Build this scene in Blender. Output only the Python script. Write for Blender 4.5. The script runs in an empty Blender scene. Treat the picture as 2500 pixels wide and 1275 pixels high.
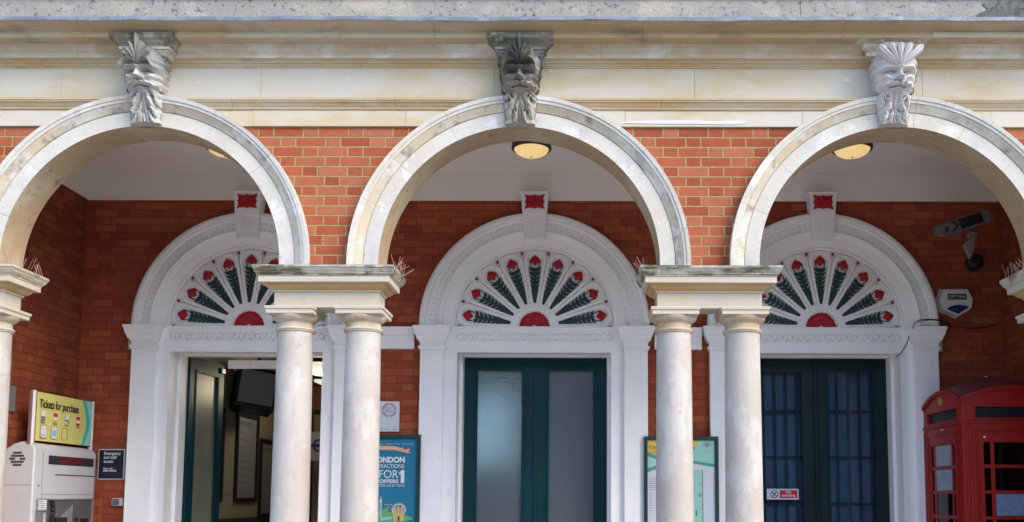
import bpy, bmesh, math, random
from mathutils import Vector, Matrix
from mathutils.geometry import tessellate_polygon
from math import sin, cos, pi, radians, exp, sqrt
random.seed(7)
sc = bpy.context.scene

# ------------------------------------------------------------------ camera
cam = bpy.data.cameras.new("camera"); camo = bpy.data.objects.new("camera", cam)
sc.collection.objects.link(camo); sc.camera = camo
yaw, pit, rol = .0062, .0933, .0038
fwd = Vector((-sin(yaw)*cos(pit), cos(yaw)*cos(pit), sin(pit)))
rt = Vector((cos(yaw), sin(yaw), 0)); up = rt.cross(fwd)
r2 = rt*cos(rol)+up*sin(rol); u2 = up*cos(rol)-rt*sin(rol)
m = Matrix.Identity(4)
for i in range(3):
    m[i][0] = r2[i]; m[i][1] = u2[i]; m[i][2] = -fwd[i]
m.translation = (.4633, -6.8109, 1.6)
camo.matrix_world = m
cam.sensor_width = 36; cam.lens = 36*2300/2500
cam.shift_x = -155.77/2500; cam.shift_y = (1003.24-637.5)/2500
cam.clip_start = .1; cam.clip_end = 600

# ------------------------------------------------------------------ light
SUN_EL, SUN_AZ = 38, 50          # azimuth measured from the facade normal towards the right
w = bpy.data.worlds.new("World"); sc.world = w; w.use_nodes = True
nt = w.node_tree; nt.nodes.clear()
sky = nt.nodes.new("ShaderNodeTexSky"); sky.sky_type = 'NISHITA'; sky.sun_disc = False
sky.sun_elevation = radians(SUN_EL); sky.sun_rotation = radians(180-SUN_AZ)
sky.air_density = 1.0; sky.dust_density = 1.2; sky.ozone_density = 1.3
bg = nt.nodes.new("ShaderNodeBackground"); bg.inputs[1].default_value = .15
wo = nt.nodes.new("ShaderNodeOutputWorld")
nt.links.new(sky.outputs[0], bg.inputs[0]); nt.links.new(bg.outputs[0], wo.inputs[0])
sl = bpy.data.lights.new("sun", 'SUN'); sl.energy = .75; sl.angle = radians(28); sl.color = (1, .89, .74)
so = bpy.data.objects.new("sun", sl); sc.collection.objects.link(so)
el, az = radians(SUN_EL), radians(SUN_AZ)
sd = Vector((sin(az)*cos(el), -cos(az)*cos(el), sin(el)))
so.rotation_euler = sd.to_track_quat('Z', 'Y').to_euler(); so.location = sd*30
sc.view_settings.view_transform = 'Standard'; sc.view_settings.look = 'None'
sc.view_settings.gamma = 1; sc.view_settings.exposure = 1.92

# ------------------------------------------------------------------ materials
MATS = {}
def _new(name):
    mt = bpy.data.materials.new(name); mt.use_nodes = True
    return mt, mt.node_tree, mt.node_tree.nodes["Principled BSDF"]
def surf(name, base, layers=(), rough=.85, bump=None, spec=.3, metal=0, fine=None):
    """layers: (colour, noise scale, (sx,sy,sz) stretch, low, high, strength)"""
    if name in MATS: return MATS[name]
    mt, t, p = _new(name); N = t.nodes.new; L = t.links.new
    p.inputs["Roughness"].default_value = rough; p.inputs["Metallic"].default_value = metal
    p.inputs["Specular IOR Level"].default_value = spec
    g = N("ShaderNodeNewGeometry"); col = N("ShaderNodeRGB"); col.outputs[0].default_value = (*base, 1); cur = col.outputs[0]
    for k, (c, s, st, lo, hi, a) in enumerate(layers):
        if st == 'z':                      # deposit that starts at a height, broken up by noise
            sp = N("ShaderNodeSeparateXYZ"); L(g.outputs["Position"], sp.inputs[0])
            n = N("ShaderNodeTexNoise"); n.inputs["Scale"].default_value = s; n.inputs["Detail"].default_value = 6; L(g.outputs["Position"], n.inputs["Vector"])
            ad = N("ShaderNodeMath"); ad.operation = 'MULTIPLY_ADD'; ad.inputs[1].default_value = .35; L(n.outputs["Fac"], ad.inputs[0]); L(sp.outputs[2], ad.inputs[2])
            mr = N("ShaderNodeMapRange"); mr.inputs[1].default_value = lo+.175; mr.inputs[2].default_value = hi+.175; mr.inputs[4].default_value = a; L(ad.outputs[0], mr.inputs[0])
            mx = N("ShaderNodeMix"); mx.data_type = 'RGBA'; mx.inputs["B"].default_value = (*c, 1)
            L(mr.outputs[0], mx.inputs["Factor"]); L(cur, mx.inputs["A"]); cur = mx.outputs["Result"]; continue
        vm = N("ShaderNodeVectorMath"); vm.operation = 'MULTIPLY_ADD'; vm.inputs[1].default_value = st; vm.inputs[2].default_value = (k*7.3, k*3.1, k*5.7)
        L(g.outputs["Position"], vm.inputs[0])
        n = N("ShaderNodeTexNoise"); n.inputs["Scale"].default_value = s; n.inputs["Detail"].default_value = 7; n.inputs["Roughness"].default_value = .62
        L(vm.outputs[0], n.inputs["Vector"])
        mr = N("ShaderNodeMapRange"); mr.inputs[1].default_value = lo; mr.inputs[2].default_value = hi; mr.inputs[4].default_value = a
        L(n.outputs["Fac"], mr.inputs[0])
        mx = N("ShaderNodeMix"); mx.data_type = 'RGBA'; mx.inputs["B"].default_value = (*c, 1)
        L(mr.outputs[0], mx.inputs["Factor"]); L(cur, mx.inputs["A"]); cur = mx.outputs["Result"]
    L(cur, p.inputs["Base Color"])
    if bump:
        n = N("ShaderNodeTexNoise"); n.inputs["Scale"].default_value = bump[0]; n.inputs["Detail"].default_value = 8
        L(g.outputs["Position"], n.inputs["Vector"])
        b = N("ShaderNodeBump"); b.inputs["Strength"].default_value = bump[2] if len(bump) > 2 else .6; b.inputs["Distance"].default_value = bump[1]
        L(n.outputs["Fac"], b.inputs["Height"]); L(b.outputs[0], p.inputs["Normal"])
    MATS[name] = mt; return mt

def brick(name, cols, mortar, jw, swap=False, bumpd=.006, vary=.5, grime=0):
    """Flemish bond laid in world space; cols are three brick colours"""
    mt, t, p = _new(name); N = t.nodes.new; L = t.links.new
    def M(op, a, b=None, c=None):
        n = N("ShaderNodeMath"); n.operation = op
        for i, v in enumerate((a, b, c)):
            if v is None: continue
            if isinstance(v, (int, float)): n.inputs[i].default_value = v
            else: L(v, n.inputs[i])
        return n.outputs[0]
    g = N("ShaderNodeNewGeometry"); wob = N("ShaderNodeTexNoise"); wob.inputs["Scale"].default_value = 9; wob.inputs["Detail"].default_value = 4
    L(g.outputs["Position"], wob.inputs["Vector"])
    sp = N("ShaderNodeSeparateXYZ"); L(g.outputs["Position"], sp.inputs[0])
    w1 = M('MULTIPLY_ADD', wob.outputs["Fac"], .008, -.004)
    X = M('ADD', sp.outputs[1 if swap else 0], w1); Z = M('ADD', sp.outputs[2], w1)
    zr = M('DIVIDE', M('ADD', Z, -.012), .075); row = M('FLOOR', zr); fz = M('FRACT', zr)
    par = M('FLOORED_MODULO', row, 2.0)
    ux = M('ADD', M('DIVIDE', X, .336), M('MULTIPLY', par, .5))
    ux = M('ADD', ux, -.006); ui = M('FLOOR', ux); fu = M('FRACT', ux)
    isH = M('GREATER_THAN', fu, 2/3)
    du = M('MULTIPLY', M('MINIMUM', M('MINIMUM', fu, M('SUBTRACT', 1, fu)), M('ABSOLUTE', M('SUBTRACT', fu, 2/3))), .336)
    dz = M('MULTIPLY', M('MINIMUM', fz, M('SUBTRACT', 1, fz)), .075)
    d = M('MINIMUM', du, dz)
    mr = N("ShaderNodeMapRange"); mr.interpolation_type = 'SMOOTHSTEP'; L(d, mr.inputs[0]); mr.inputs[1].default_value = jw/2-.0012; mr.inputs[2].default_value = jw/2+.0018
    cb = N("ShaderNodeCombineXYZ"); L(M('ADD', M('MULTIPLY', ui, 2.0), isH), cb.inputs[0]); L(row, cb.inputs[1])
    wn = N("ShaderNodeTexWhiteNoise"); L(cb.outputs[0], wn.inputs["Vector"])
    cr = N("ShaderNodeValToRGB"); e = cr.color_ramp.elements; e[0].color = (*cols[0], 1); e[1].color = (*cols[2], 1); x = cr.color_ramp.elements.new(.5); x.color = (*cols[1], 1)
    L(wn.outputs["Value"], cr.inputs[0])
    # wear inside bricks
    n2 = N("ShaderNodeTexNoise"); n2.inputs["Scale"].default_value = 14; n2.inputs["Detail"].default_value = 8; n2.inputs["Roughness"].default_value = .7; L(g.outputs["Position"], n2.inputs["Vector"])
    hs = N("ShaderNodeHueSaturation"); L(cr.outputs[0], hs.inputs["Color"])
    L(M('MULTIPLY_ADD', n2.outputs["Fac"], vary, 1-vary/2), hs.inputs["Value"])
    n3 = N("ShaderNodeTexNoise"); n3.inputs["Scale"].default_value = 1.7; n3.inputs["Detail"].default_value = 5; L(g.outputs["Position"], n3.inputs["Vector"])
    mr3 = N("ShaderNodeMapRange"); L(n3.outputs["Fac"], mr3.inputs[0]); mr3.inputs[1].default_value = .45; mr3.inputs[2].default_value = .75; mr3.inputs[4].default_value = grime
    m3 = N("ShaderNodeMix"); m3.data_type = 'RGBA'; L(mr3.outputs[0], m3.inputs["Factor"]); L(hs.outputs[0], m3.inputs["A"]); m3.inputs["B"].default_value = (.06, .03, .025, 1)
    n4 = N("ShaderNodeTexNoise"); n4.inputs["Scale"].default_value = 60; n4.inputs["Detail"].default_value = 3; L(g.outputs["Position"], n4.inputs["Vector"])
    hm = N("ShaderNodeHueSaturation"); hm.inputs["Color"].default_value = (*mortar, 1); L(M('MULTIPLY_ADD', n4.outputs["Fac"], 1.1, .45), hm.inputs["Value"])
    mx = N("ShaderNodeMix"); mx.data_type = 'RGBA'; L(mr.outputs[0], mx.inputs["Factor"]); L(hm.outputs[0], mx.inputs["A"]); L(m3.outputs["Result"], mx.inputs["B"])
    L(mx.outputs["Result"], p.inputs["Base Color"]); p.inputs["Roughness"].default_value = .9; p.inputs["Specular IOR Level"].default_value = .2
    b = N("ShaderNodeBump"); b.inputs["Distance"].default_value = bumpd; b.inputs["Strength"].default_value = .8
    L(M('ADD', mr.outputs[0], M('MULTIPLY', n2.outputs["Fac"], .35)), b.inputs["Height"]); L(b.outputs[0], p.inputs["Normal"])
    return mt

STONE = surf("portland stone", (.46, .405, .30), [((.42, .28, .125), 1.6, (1, 1, 3), .45, .66, .7), ((.62, .61, .58), 3.2, (1, 1, 1), .48, .6, .6), ((.24, .22, .19), 9, (1, 1, 1), .6, .78, .55)], bump=(40, .004))
BLENDT = surf("warm moulding stone", (.43, .30, .155), [((.45, .385, .27), .9, (.7, 1, 1), .40, .62, .85), ((.47, .42, .33), 2.6, (.6, 1, 2), .50, .62, .6), ((.17, .13, .085), 9, (.6, 1, 2), .58, .74, .55)], bump=(45, .004))
BLENDC = surf("stained cornice stone", (.40, .295, .17), [((.44, .38, .28), 1.0, (.7, 1, 1.5), .42, .62, .8), ((.15, .125, .085), 5, (.5, 1, 1.6), .54, .72, .65)], bump=(45, .005))
FRIEZE = surf("frieze stone", (.50, .46, .375), [((.46, .37, .225), 1.1, (.5, 1, 1.6), .43, .58, .85), ((.52, .50, .45), 2.3, (1, 1, 2), .45, .6, .5), ((.25, .24, .22), 14, (1, 1, 1), .66, .76, .6)], bump=(30, .004))
TAN = surf("tan stained stone", (.42, .265, .115), [((.46, .36, .22), 2.1, (.6, 1, 3), .42, .62, .8), ((.20, .15, .09), 7, (.5, 1, 2), .56, .75, .6)], bump=(45, .004))
PALE = surf("pale cut stone", (.47, .42, .335), [((.5, .39, .25), 1.7, (.8, 1, 3), .5, .66, .6), ((.3, .28, .24), 12, (1, 1, 1), .6, .75, .5)], bump=(50, .003))
GREYST = surf("grey parapet stone", (.27, .255, .225), [((.22, .215, .205), 5, (1, 1, 1), .45, .6, .55), ((.36, .35, .32), 8, (1, 1, 1), .52, .64, .5), ((.08, .08, .075), 28, (1, 1, 1), .56, .66, .85), ((.48, .42, .30), 2, (1, 1, 1), .52, .68, .5)], bump=(60, .008))
DARKST = surf("dark stone", (.10, .10, .095), [((.2, .2, .18), 6, (1, 1, 1), .48, .62, .7), ((.05, .05, .045), 18, (1, 1, 1), .5, .65, .8)], bump=(60, .008))
ARCHST = surf("arch stone", (.505, .485, .435), [((.46, .39, .285), 1.6, (1, 1, 1), .46, .64, .65), ((.37, .37, .36), 4, (1, 1, 1), .52, .68, .6), ((.14, .14, .135), 42, (1, 1, 1), .60, .70, .6), ((.62, .61, .59), 4, (1, 1, 1), .54, .62, .6)], bump=(38, .005))
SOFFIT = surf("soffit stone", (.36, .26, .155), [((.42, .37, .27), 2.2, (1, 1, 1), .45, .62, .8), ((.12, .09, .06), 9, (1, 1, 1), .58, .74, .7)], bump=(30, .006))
CAPST = surf("weathered cap stone", (.44, .395, .31), [((.42, .31, .17), 2.6, (1, 1, 2), .45, .62, .7), ((.13, .11, .08), 6, (.6, 1, 2.5), .50, .64, .8), ((.62, .60, .55), 7, (1, 1, 1), .54, .64, .6)], bump=(45, .006))
MOSS = surf("mossy lichen stone", (.17, .165, .135), [((.08, .085, .05), 7, (.7, 1, 2), .46, .6, .9), ((.17, .15, .06), 13, (1, 1, 1), .54, .64, .7), ((.5, .5, .46), 9, (1, 1, 1), .56, .66, .6)], bump=(60, .008))
CAPTOP = surf("mossy cap edge", (.38, .35, .285), [((.07, .07, .03), 7, (.6, 1, 2), .44, .56, .9), ((.26, .25, .22), 9, (.8, 1, 2), .5, .62, .7), ((.48, .46, .42), 7, (1, 1, 1), .56, .64, .6)], bump=(50, .007))
COLM = surf("painted column", (.41, .375, .34), [((.34, .285, .24), 2.4, (1, 1, .7), .44, .62, .45), ((.50, .48, .46), 6, (1, 1, .6), .5, .58, .5), ((.27, .235, .20), 13, (1, 1, .8), .60, .72, .45), ((.22, .19, .16), 7, (1, 1, .8), .725, .735, .8)], rough=.75, bump=(22, .005))
WHITE = surf("white gloss paint", (.86, .85, .84), [((.79, .78, .78), 2.5, (1, 1, 1), .45, .65, .6), ((.40, .39, .37), 16, (1, 1, .5), .64, .76, .4)], rough=.45, bump=(18, .0015, .4), spec=.4)
CEILM = surf("ceiling paint", (.82, .75, .69), [((.75, .68, .62), 1.2, (1, 1, 1), .4, .65, .6)], rough=.9)
LEAD = surf("lead sheet", (.12, .145, .18), [((.21, .24, .28), 6, (1, 1, 1), .45, .6, .8), ((.16, .20, .25), 10, (.6, 1, 1), .55, .68, .7)], rough=.5, bump=(25, .006), spec=.5)
REDP = surf("red paint", (.40, .010, .022), [((.26, .006, .012), 12, (1, 1, 1), .5, .7, .6)], rough=.5, bump=(30, .002))
GREENP = surf("dark green paint", (.022, .05, .048), [((.012, .03, .035), 12, (1, 1, 1), .5, .7, .7)], rough=.5, bump=(30, .002))
TEAL = surf("teal door paint", (.003, .034, .042), [((.008, .06, .062), 3, (1, 1, .5), .5, .66, .5), ((.006, .03, .035), 8, (2, 1, .4), .52, .7, .6), ((.16, .22, .20), 45, (3, 1, .5), .72, .76, .5)], rough=.38, bump=(22, .0025, .5), spec=.2)
TEALD = surf("unlit teal paint", (.003, .018, .020), [((.005, .035, .036), 3, (1, 1, .5), .5, .66, .5), ((.12, .2, .2), 40, (4, 1, .4), .70, .75, .5)], rough=.4, bump=(22, .0025, .5), spec=.2)  # teal paint darkened in its colour for the unlit door
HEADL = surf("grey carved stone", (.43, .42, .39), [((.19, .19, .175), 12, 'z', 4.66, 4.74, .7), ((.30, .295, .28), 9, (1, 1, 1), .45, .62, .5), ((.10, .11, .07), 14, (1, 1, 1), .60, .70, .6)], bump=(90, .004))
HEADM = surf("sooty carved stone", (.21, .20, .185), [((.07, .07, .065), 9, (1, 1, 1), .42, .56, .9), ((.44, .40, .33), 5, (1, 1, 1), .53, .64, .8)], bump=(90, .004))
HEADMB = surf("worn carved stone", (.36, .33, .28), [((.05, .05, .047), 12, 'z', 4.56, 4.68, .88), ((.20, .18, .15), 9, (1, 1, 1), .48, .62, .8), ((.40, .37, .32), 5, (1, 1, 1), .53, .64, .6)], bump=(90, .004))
HEADR = surf("clean carved stone", (.50, .475, .455), [((.42, .35, .30), 5, (1, 1, 1), .52, .66, .6), ((.56, .54, .52), 9, (1, 1, 1), .5, .6, .6)], bump=(70, .002))
BRF = brick("front brick", [(.25, .060, .029), (.32, .082, .036), (.34, .115, .060)], (.32, .24, .11), .0095, vary=.8, grime=.12)
BRO = brick("orange brick", [(.22, .06, .03), (.40, .12, .035), (.25, .11, .065)], (.20, .15, .11), .008, vary=.6, grime=.5)
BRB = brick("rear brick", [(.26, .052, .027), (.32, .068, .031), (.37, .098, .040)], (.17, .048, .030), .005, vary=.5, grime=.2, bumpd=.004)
BRS = brick("side brick", [(.19, .042, .019), (.24, .054, .021), (.28, .075, .028)], (.10, .03, .02), .005, swap=True, vary=.6, grime=.35, bumpd=.004)  # darker than the rear brick: end-wall shade is put into the colour
PAVE = surf("paving", (.44, .41, .37), [((.25, .23, .21), 2, (1, 1, 1), .45, .6, .7)], bump=(20, .01))
FLOORM = surf("tile floor", (.44, .40, .37), [((.36, .33, .30), 3, (1, 1, 1), .45, .6, .7)], rough=.6)
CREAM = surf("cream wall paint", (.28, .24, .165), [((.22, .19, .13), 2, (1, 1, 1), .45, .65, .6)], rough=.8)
BLACK = surf("black plastic", (.012, .012, .014), rough=.45)
CHAR = surf("charcoal metal", (.035, .035, .04), rough=.5)
BROWNM = surf("dark bronze", (.022, .014, .012), rough=.35, spec=.5)
GREYM = surf("machine grey paint", (.47, .465, .475), [((.42, .415, .425), 3, (1, 1, 1), .45, .65, .5)], rough=.45, bump=(60, .0006), spec=.4)
STEEL = surf("brushed steel", (.45, .44, .43), [((.3, .3, .3), 20, (1, 1, .2), .45, .6, .5)], rough=.35, metal=.8)
DKGREY = surf("dark grey recess", (.09, .085, .085), [((.16, .15, .14), 5, (1, 1, 1), .5, .6, .6)], rough=.5)
KIOSK = surf("red kiosk paint", (.30, .008, .005), [((.20, .03, .028), 6, (1, 1, .35), .56, .70, .5), ((.12, .004, .004), 22, (1, 1, .4), .60, .72, .6), ((.24, .006, .005), 4, (1, 1, .7), .45, .65, .6), ((.42, .03, .03), 30, (1, 1, 1), .62, .72, .3)], rough=.4, bump=(30, .0015, .4), spec=.4)
KROOF = surf("faded kiosk roof", (.13, .022, .028), [((.09, .03, .03), 5, (1, 1, 1), .45, .6, .7)], rough=.6)
def plain(name, c, rough=.6, spec=.3): return surf(name, c, rough=rough, spec=spec)
PAPER = plain("paper white", (.62, .63, .66)); INK = plain("black ink", (.02, .02, .025)); NAVY = plain("navy", (.012, .014, .03))
YEL = plain("sign yellow", (.60, .54, .17)); AQUA = plain("aqua", (.30, .60, .52)); GRN = plain("poster green", (.06, .36, .22)); MINT = plain("poster mint", (.32, .60, .50))
PBLUE = plain("poster blue", (.012, .16, .27)); ORNG = plain("banner orange", (.72, .33, .16)); AMBER = plain("amber", (.75, .48, .10)); SIGNRED = plain("sign red", (.55, .02, .05))
SKYB = plain("light blue", (.2, .45, .7)); PGREEN = plain("grass green", (.12, .34, .10)); SANDC = plain("sand", (.5, .36, .16)); LILAC = plain("lilac grey", (.36, .34, .42)); FRAME = surf("poster frame", (.010, .045, .05), rough=.35, spec=.5)
INKG = plain("grey ink", (.14, .15, .17)); GOLD = surf("gold", (.6, .42, .14), rough=.35, metal=.6); DKBLUE = plain("dark blue", (.015, .018, .11))
MINK = plain("dull red led", (.09, .006, .012)); BLIND = plain("pale blind", (.27, .33, .41)); BARM = plain("security bar", (.085, .11, .155))
PANEB = surf("blue paper in pane", (.13, .20, .34), [((.2, .27, .36), 20, (1, 1, 1), .5, .6, .8)], rough=.6); PANEG = surf("pale blue pane", (.26, .32, .40), [((.18, .25, .36), 9, (1, 1, 1), .5, .6, .8)], rough=.3)
def emis(name, c, s):
    mt, t, p = _new(name); p.inputs["Base Color"].default_value = (*c, 1)
    p.inputs["Emission Color"].default_value = (*c, 1); p.inputs["Emission Strength"].default_value = s; p.inputs["Roughness"].default_value = .3
    return mt
LAMPG = emis("lit lamp glass", (.66, .47, .20), .26); LAMPI = emis("lit hall lamp", (.8, .75, .55), .26)
def glass_clear(name, tint, refl=.5, rough=.03):
    mt, t, p = _new(name); N = t.nodes.new; L = t.links.new
    tr = N("ShaderNodeBsdfTransparent"); tr.inputs[0].default_value = (*tint, 1)
    gl = N("ShaderNodeBsdfGlossy"); gl.inputs["Roughness"].default_value = rough
    fr = N("ShaderNodeFresnel"); fr.inputs[0].default_value = 1.5
    mx = N("ShaderNodeMixShader"); L(fr.outputs[0], mx.inputs[0]); L(tr.outputs[0], mx.inputs[1]); L(gl.outputs[0], mx.inputs[2])
    L(mx.outputs[0], t.nodes["Material Output"].inputs[0]); t.nodes.remove(p); return mt
GLASS = glass_clear("clear glass", (.7, .76, .82)); GLASSD = glass_clear("dusky glass", (.35, .38, .42))
def glass_frost():
    mt, t, p = _new("obscured glass"); N = t.nodes.new; L = t.links.new
    p.inputs["Base Color"].default_value = (.42, .51, .56, 1); p.inputs["Roughness"].default_value = .09; p.inputs["Transmission Weight"].default_value = .82; p.inputs["IOR"].default_value = 1.35
    g = N("ShaderNodeNewGeometry"); n = N("ShaderNodeTexNoise"); n.inputs["Scale"].default_value = 62; n.inputs["Detail"].default_value = 4; L(g.outputs["Position"], n.inputs["Vector"])
    b = N("ShaderNodeBump"); b.inputs["Distance"].default_value = .007; b.inputs["Strength"].default_value = .75; L(n.outputs["Fac"], b.inputs["Height"]); L(b.outputs[0], p.inputs["Normal"])
    return mt
FROST = glass_frost(); OLIVEG = surf("olive door glass", (.16, .16, .12), [((.22, .22, .18), 4, (1, 1, .5), .45, .6, .6)], rough=.35, spec=.5)  # last one: opaque olive carries the brightness of the wall behind the pane

# ------------------------------------------------------------------ builders
def root(name, label, cat, loc=(0, 0, 0), group=None, kind=None):
    o = bpy.data.objects.new(name, None); sc.collection.objects.link(o); o.location = loc
    o.empty_display_size = .1
    if label: o["label"] = label
    if cat: o["category"] = cat
    if group: o["group"] = group
    if kind: o["kind"] = kind
    o["_w"] = list(loc); return o
def obj(name, bm, mats, parent=None, label=None, smooth=None, loc=None):
    """bm holds world coordinates; the mesh is stored relative to its thing's base"""
    L = Vector(parent["_w"]) if parent else (Vector(loc) if loc else Vector((0, 0, 0)))
    bmesh.ops.recalc_face_normals(bm, faces=bm.faces)
    me = bpy.data.meshes.new(name); bm.to_mesh(me); bm.free()
    me.transform(Matrix.Translation(-L))
    for mt in (mats if isinstance(mats, (list, tuple)) else [mats]): me.materials.append(mt)
    o = bpy.data.objects.new(name, me); sc.collection.objects.link(o)
    if parent: o.parent = parent; 
    else: o.location = L
    o["_w"] = list(L)
    if smooth is not None:
        for pz in me.polygons: pz.use_smooth = True
        me.set_sharp_from_angle(angle=radians(smooth))
    if label: o["label"] = label
    return o
def tag(o, label, cat, group=None, kind=None):
    o["label"] = label; o["category"] = cat
    if group: o["group"] = group
    if kind: o["kind"] = kind
    return o
def dup(rt_, loc, label=None):
    """copy a thing or a part with everything under it"""
    def rec(o, par):
        c = o.copy(); sc.collection.objects.link(c); c.parent = par
        for ch in list(o.children): rec(ch, c)
        return c
    c = rec(rt_, rt_.parent); c.location = loc
    if label: c["label"] = label
    return c
B = bmesh.new
def box(bm, x0, x1, y0, y1, z0, z1, mi=0, bev=0):
    vs = [bm.verts.new((x, y, z)) for z in (z0, z1) for x, y in ((x0, y0), (x1, y0), (x1, y1), (x0, y1))]
    fs = [(0, 3, 2, 1), (4, 5, 6, 7), (0, 1, 5, 4), (1, 2, 6, 5), (2, 3, 7, 6), (3, 0, 4, 7)]
    out = [bm.faces.new([vs[i] for i in f]) for f in fs]
    for f in out: f.material_index = mi
    if bev:
        bmesh.ops.bevel(bm, geom=list({e for f in out for e in f.edges}), offset=bev, segments=2, affect='EDGES', profile=.5)
    return bm
def plate(bm, loops, y0, y1, axis='y', mi=0):
    """polygon with holes; loops are (a,b) lists. axis y: (x,z) plane between y0 (front) and y1; axis x: (y,z) plane"""
    def P(a, b, d): return (a, d, b) if axis == 'y' else ((d, a, b) if axis == 'x' else (a, b, d))
    flat = [p for l in loops for p in l]
    tris = tessellate_polygon([[Vector((a, b, 0)) for a, b in l] for l in loops])
    F = [bm.verts.new(P(a, b, y0)) for a, b in flat]; K = [bm.verts.new(P(a, b, y1)) for a, b in flat]
    for t in tris:
        if len(set(t)) < 3: continue
        try:
            f = bm.faces.new([F[i] for i in t]); f.material_index = mi
            f = bm.faces.new([K[i] for i in reversed(t)]); f.material_index = mi
        except ValueError: pass
    s = 0
    for l in loops:
        n = len(l)
        for i in range(n):
            j = (i+1) % n
            try:
                f = bm.faces.new([F[s+i], F[s+j], K[s+j], K[s+i]]); f.material_index = mi
            except ValueError: pass
        s += n
    return bm
def circ(cx, cz, r, n=24, a0=0, a1=2*pi, full=True):
    k = n if full else n+1
    return [(cx+r*cos(a0+(a1-a0)*i/n), cz+r*sin(a0+(a1-a0)*i/n)) for i in range(k)]
def sweepx(bm, prof, x0, x1, mi=0, nseg=1, wob=0):
    """open or closed (y,z) profile pushed along x"""
    rows = []
    for s in range(nseg+1):
        x = x0+(x1-x0)*s/nseg
        rows.append([bm.verts.new((x, y+wob*random.uniform(-1, 1), z+wob*random.uniform(-1, 1))) for y, z in prof])
    n = len(prof)
    for s in range(nseg):
        for i in range(n):
            j = (i+1) % n
            f = bm.faces.new([rows[s][i], rows[s][j], rows[s+1][j], rows[s+1][i]]); f.material_index = mi
    for r_ in (rows[0], rows[-1]):
        try: f = bm.faces.new(r_); f.material_index = mi
        except ValueError: pass
    return bm
def sweeparc(bm, prof, cx, cz, a0, a1, n, mi=0, dy=0):
    """closed (r,y) profile swept round a centre in the xz plane"""
    rows = []
    for s in range(n+1):
        a = a0+(a1-a0)*s/n
        rows.append([bm.verts.new((cx+r*cos(a), y+dy, cz+r*sin(a))) for r, y in prof])
    k = len(prof)
    for s in range(n):
        for i in range(k):
            j = (i+1) % k; f = bm.faces.new([rows[s][i], rows[s][j], rows[s+1][j], rows[s+1][i]])
            f.material_index = mi(i) if callable(mi) else mi
    for r_ in (rows[0], rows[-1]):
        f = bm.faces.new(r_)
        f.material_index = 0
    return bm
def stack(bm, x0, x1, yf, yb, prof, free=False, mi=0):
    """rings of (projection, z): a moulded block, mitred at the corners"""
    rows = []
    for pr, z in prof:
        b = yb+pr if free else yb
        rows.append([bm.verts.new(v) for v in ((x0-pr, yf-pr, z), (x1+pr, yf-pr, z), (x1+pr, b, z), (x0-pr, b, z))])
    for k in range(len(rows)-1):
        for i in range(4):
            j = (i+1) % 4; f = bm.faces.new([rows[k][i], rows[k][j], rows[k+1][j], rows[k+1][i]])
            f.material_index = mi[k] if isinstance(mi, (list, tuple)) else mi
    for r_, q in ((rows[0], 0), (rows[-1], -1)):
        f = bm.faces.new(r_); f.material_index = mi[q] if isinstance(mi, (list, tuple)) else mi
    return bm
def lathe(bm, prof, cx, cy, n=40, mi=0, cap=True):
    rows = [[bm.verts.new((cx+r*cos(2*pi*i/n), cy+r*sin(2*pi*i/n), z)) for i in range(n)] for r, z in prof]
    for k in range(len(rows)-1):
        for i in range(n):
            j = (i+1) % n; f = bm.faces.new([rows[k][i], rows[k][j], rows[k+1][j], rows[k+1][i]]); f.material_index = mi
    if cap:
        for r_ in (rows[0], rows[-1]): f = bm.faces.new(r_); f.material_index = mi
    return bm
def tube(bm, pts, rad, n=6, mi=0):
    pts = [Vector(p) for p in pts]; rows = []
    for i, p in enumerate(pts):
        d = (pts[min(i+1, len(pts)-1)]-pts[max(i-1, 0)]).normalized()
        a = d.cross(Vector((0, 0, 1)) if abs(d.z) < .9 else Vector((1, 0, 0))).normalized(); b = d.cross(a)
        rr = rad[i] if isinstance(rad, (list, tuple)) else rad
        rows.append([bm.verts.new(p+(a*cos(2*pi*k/n)+b*sin(2*pi*k/n))*rr) for k in range(n)])
    for s in range(len(rows)-1):
        for k in range(n):
            j = (k+1) % n; f = bm.faces.new([rows[s][k], rows[s][j], rows[s+1][j], rows[s+1][k]]); f.material_index = mi
    for r_ in (rows[0], rows[-1]): f = bm.faces.new(r_); f.material_index = mi
    return bm
def text(name, body, size, M, mat, parent, bold=0, align='LEFT', sx=1, space=1, line=1):
    cu = bpy.data.curves.new(name, 'FONT'); cu.body = body; cu.size = size; cu.align_x = align; cu.offset = bold; cu.extrude = .0006; cu.space_character = space; cu.space_line = line
    tmp = bpy.data.objects.new(name, cu); sc.collection.objects.link(tmp)
    me = bpy.data.meshes.new_from_object(tmp.evaluated_get(bpy.context.evaluated_depsgraph_get()))
    bpy.data.objects.remove(tmp); bpy.data.curves.remove(cu)
    L = Vector(parent["_w"])
    me.transform(Matrix.Translation(-L) @ M @ Matrix.Diagonal((sx, 1, 1, 1))); me.materials.clear(); me.materials.append(mat)
    o = bpy.data.objects.new(name, me); sc.collection.objects.link(o); o.parent = parent; o["_w"] = list(L)
    return o
def facing(x, y, z):       # text plane that faces the street (-Y)
    return Matrix.Translation((x, y, z)) @ Matrix.Rotation(pi/2, 4, 'X')
def facingx(x, y, z):      # text plane that faces +X
    return Matrix.Translation((x, y, z)) @ Matrix.Rotation(pi/2, 4, 'Z') @ Matrix.Rotation(pi/2, 4, 'X')

S = 2.8; RO, RI, HS = 1.2565, 1.035, 3.325
DY = 2.277                       # rear wall face
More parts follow.
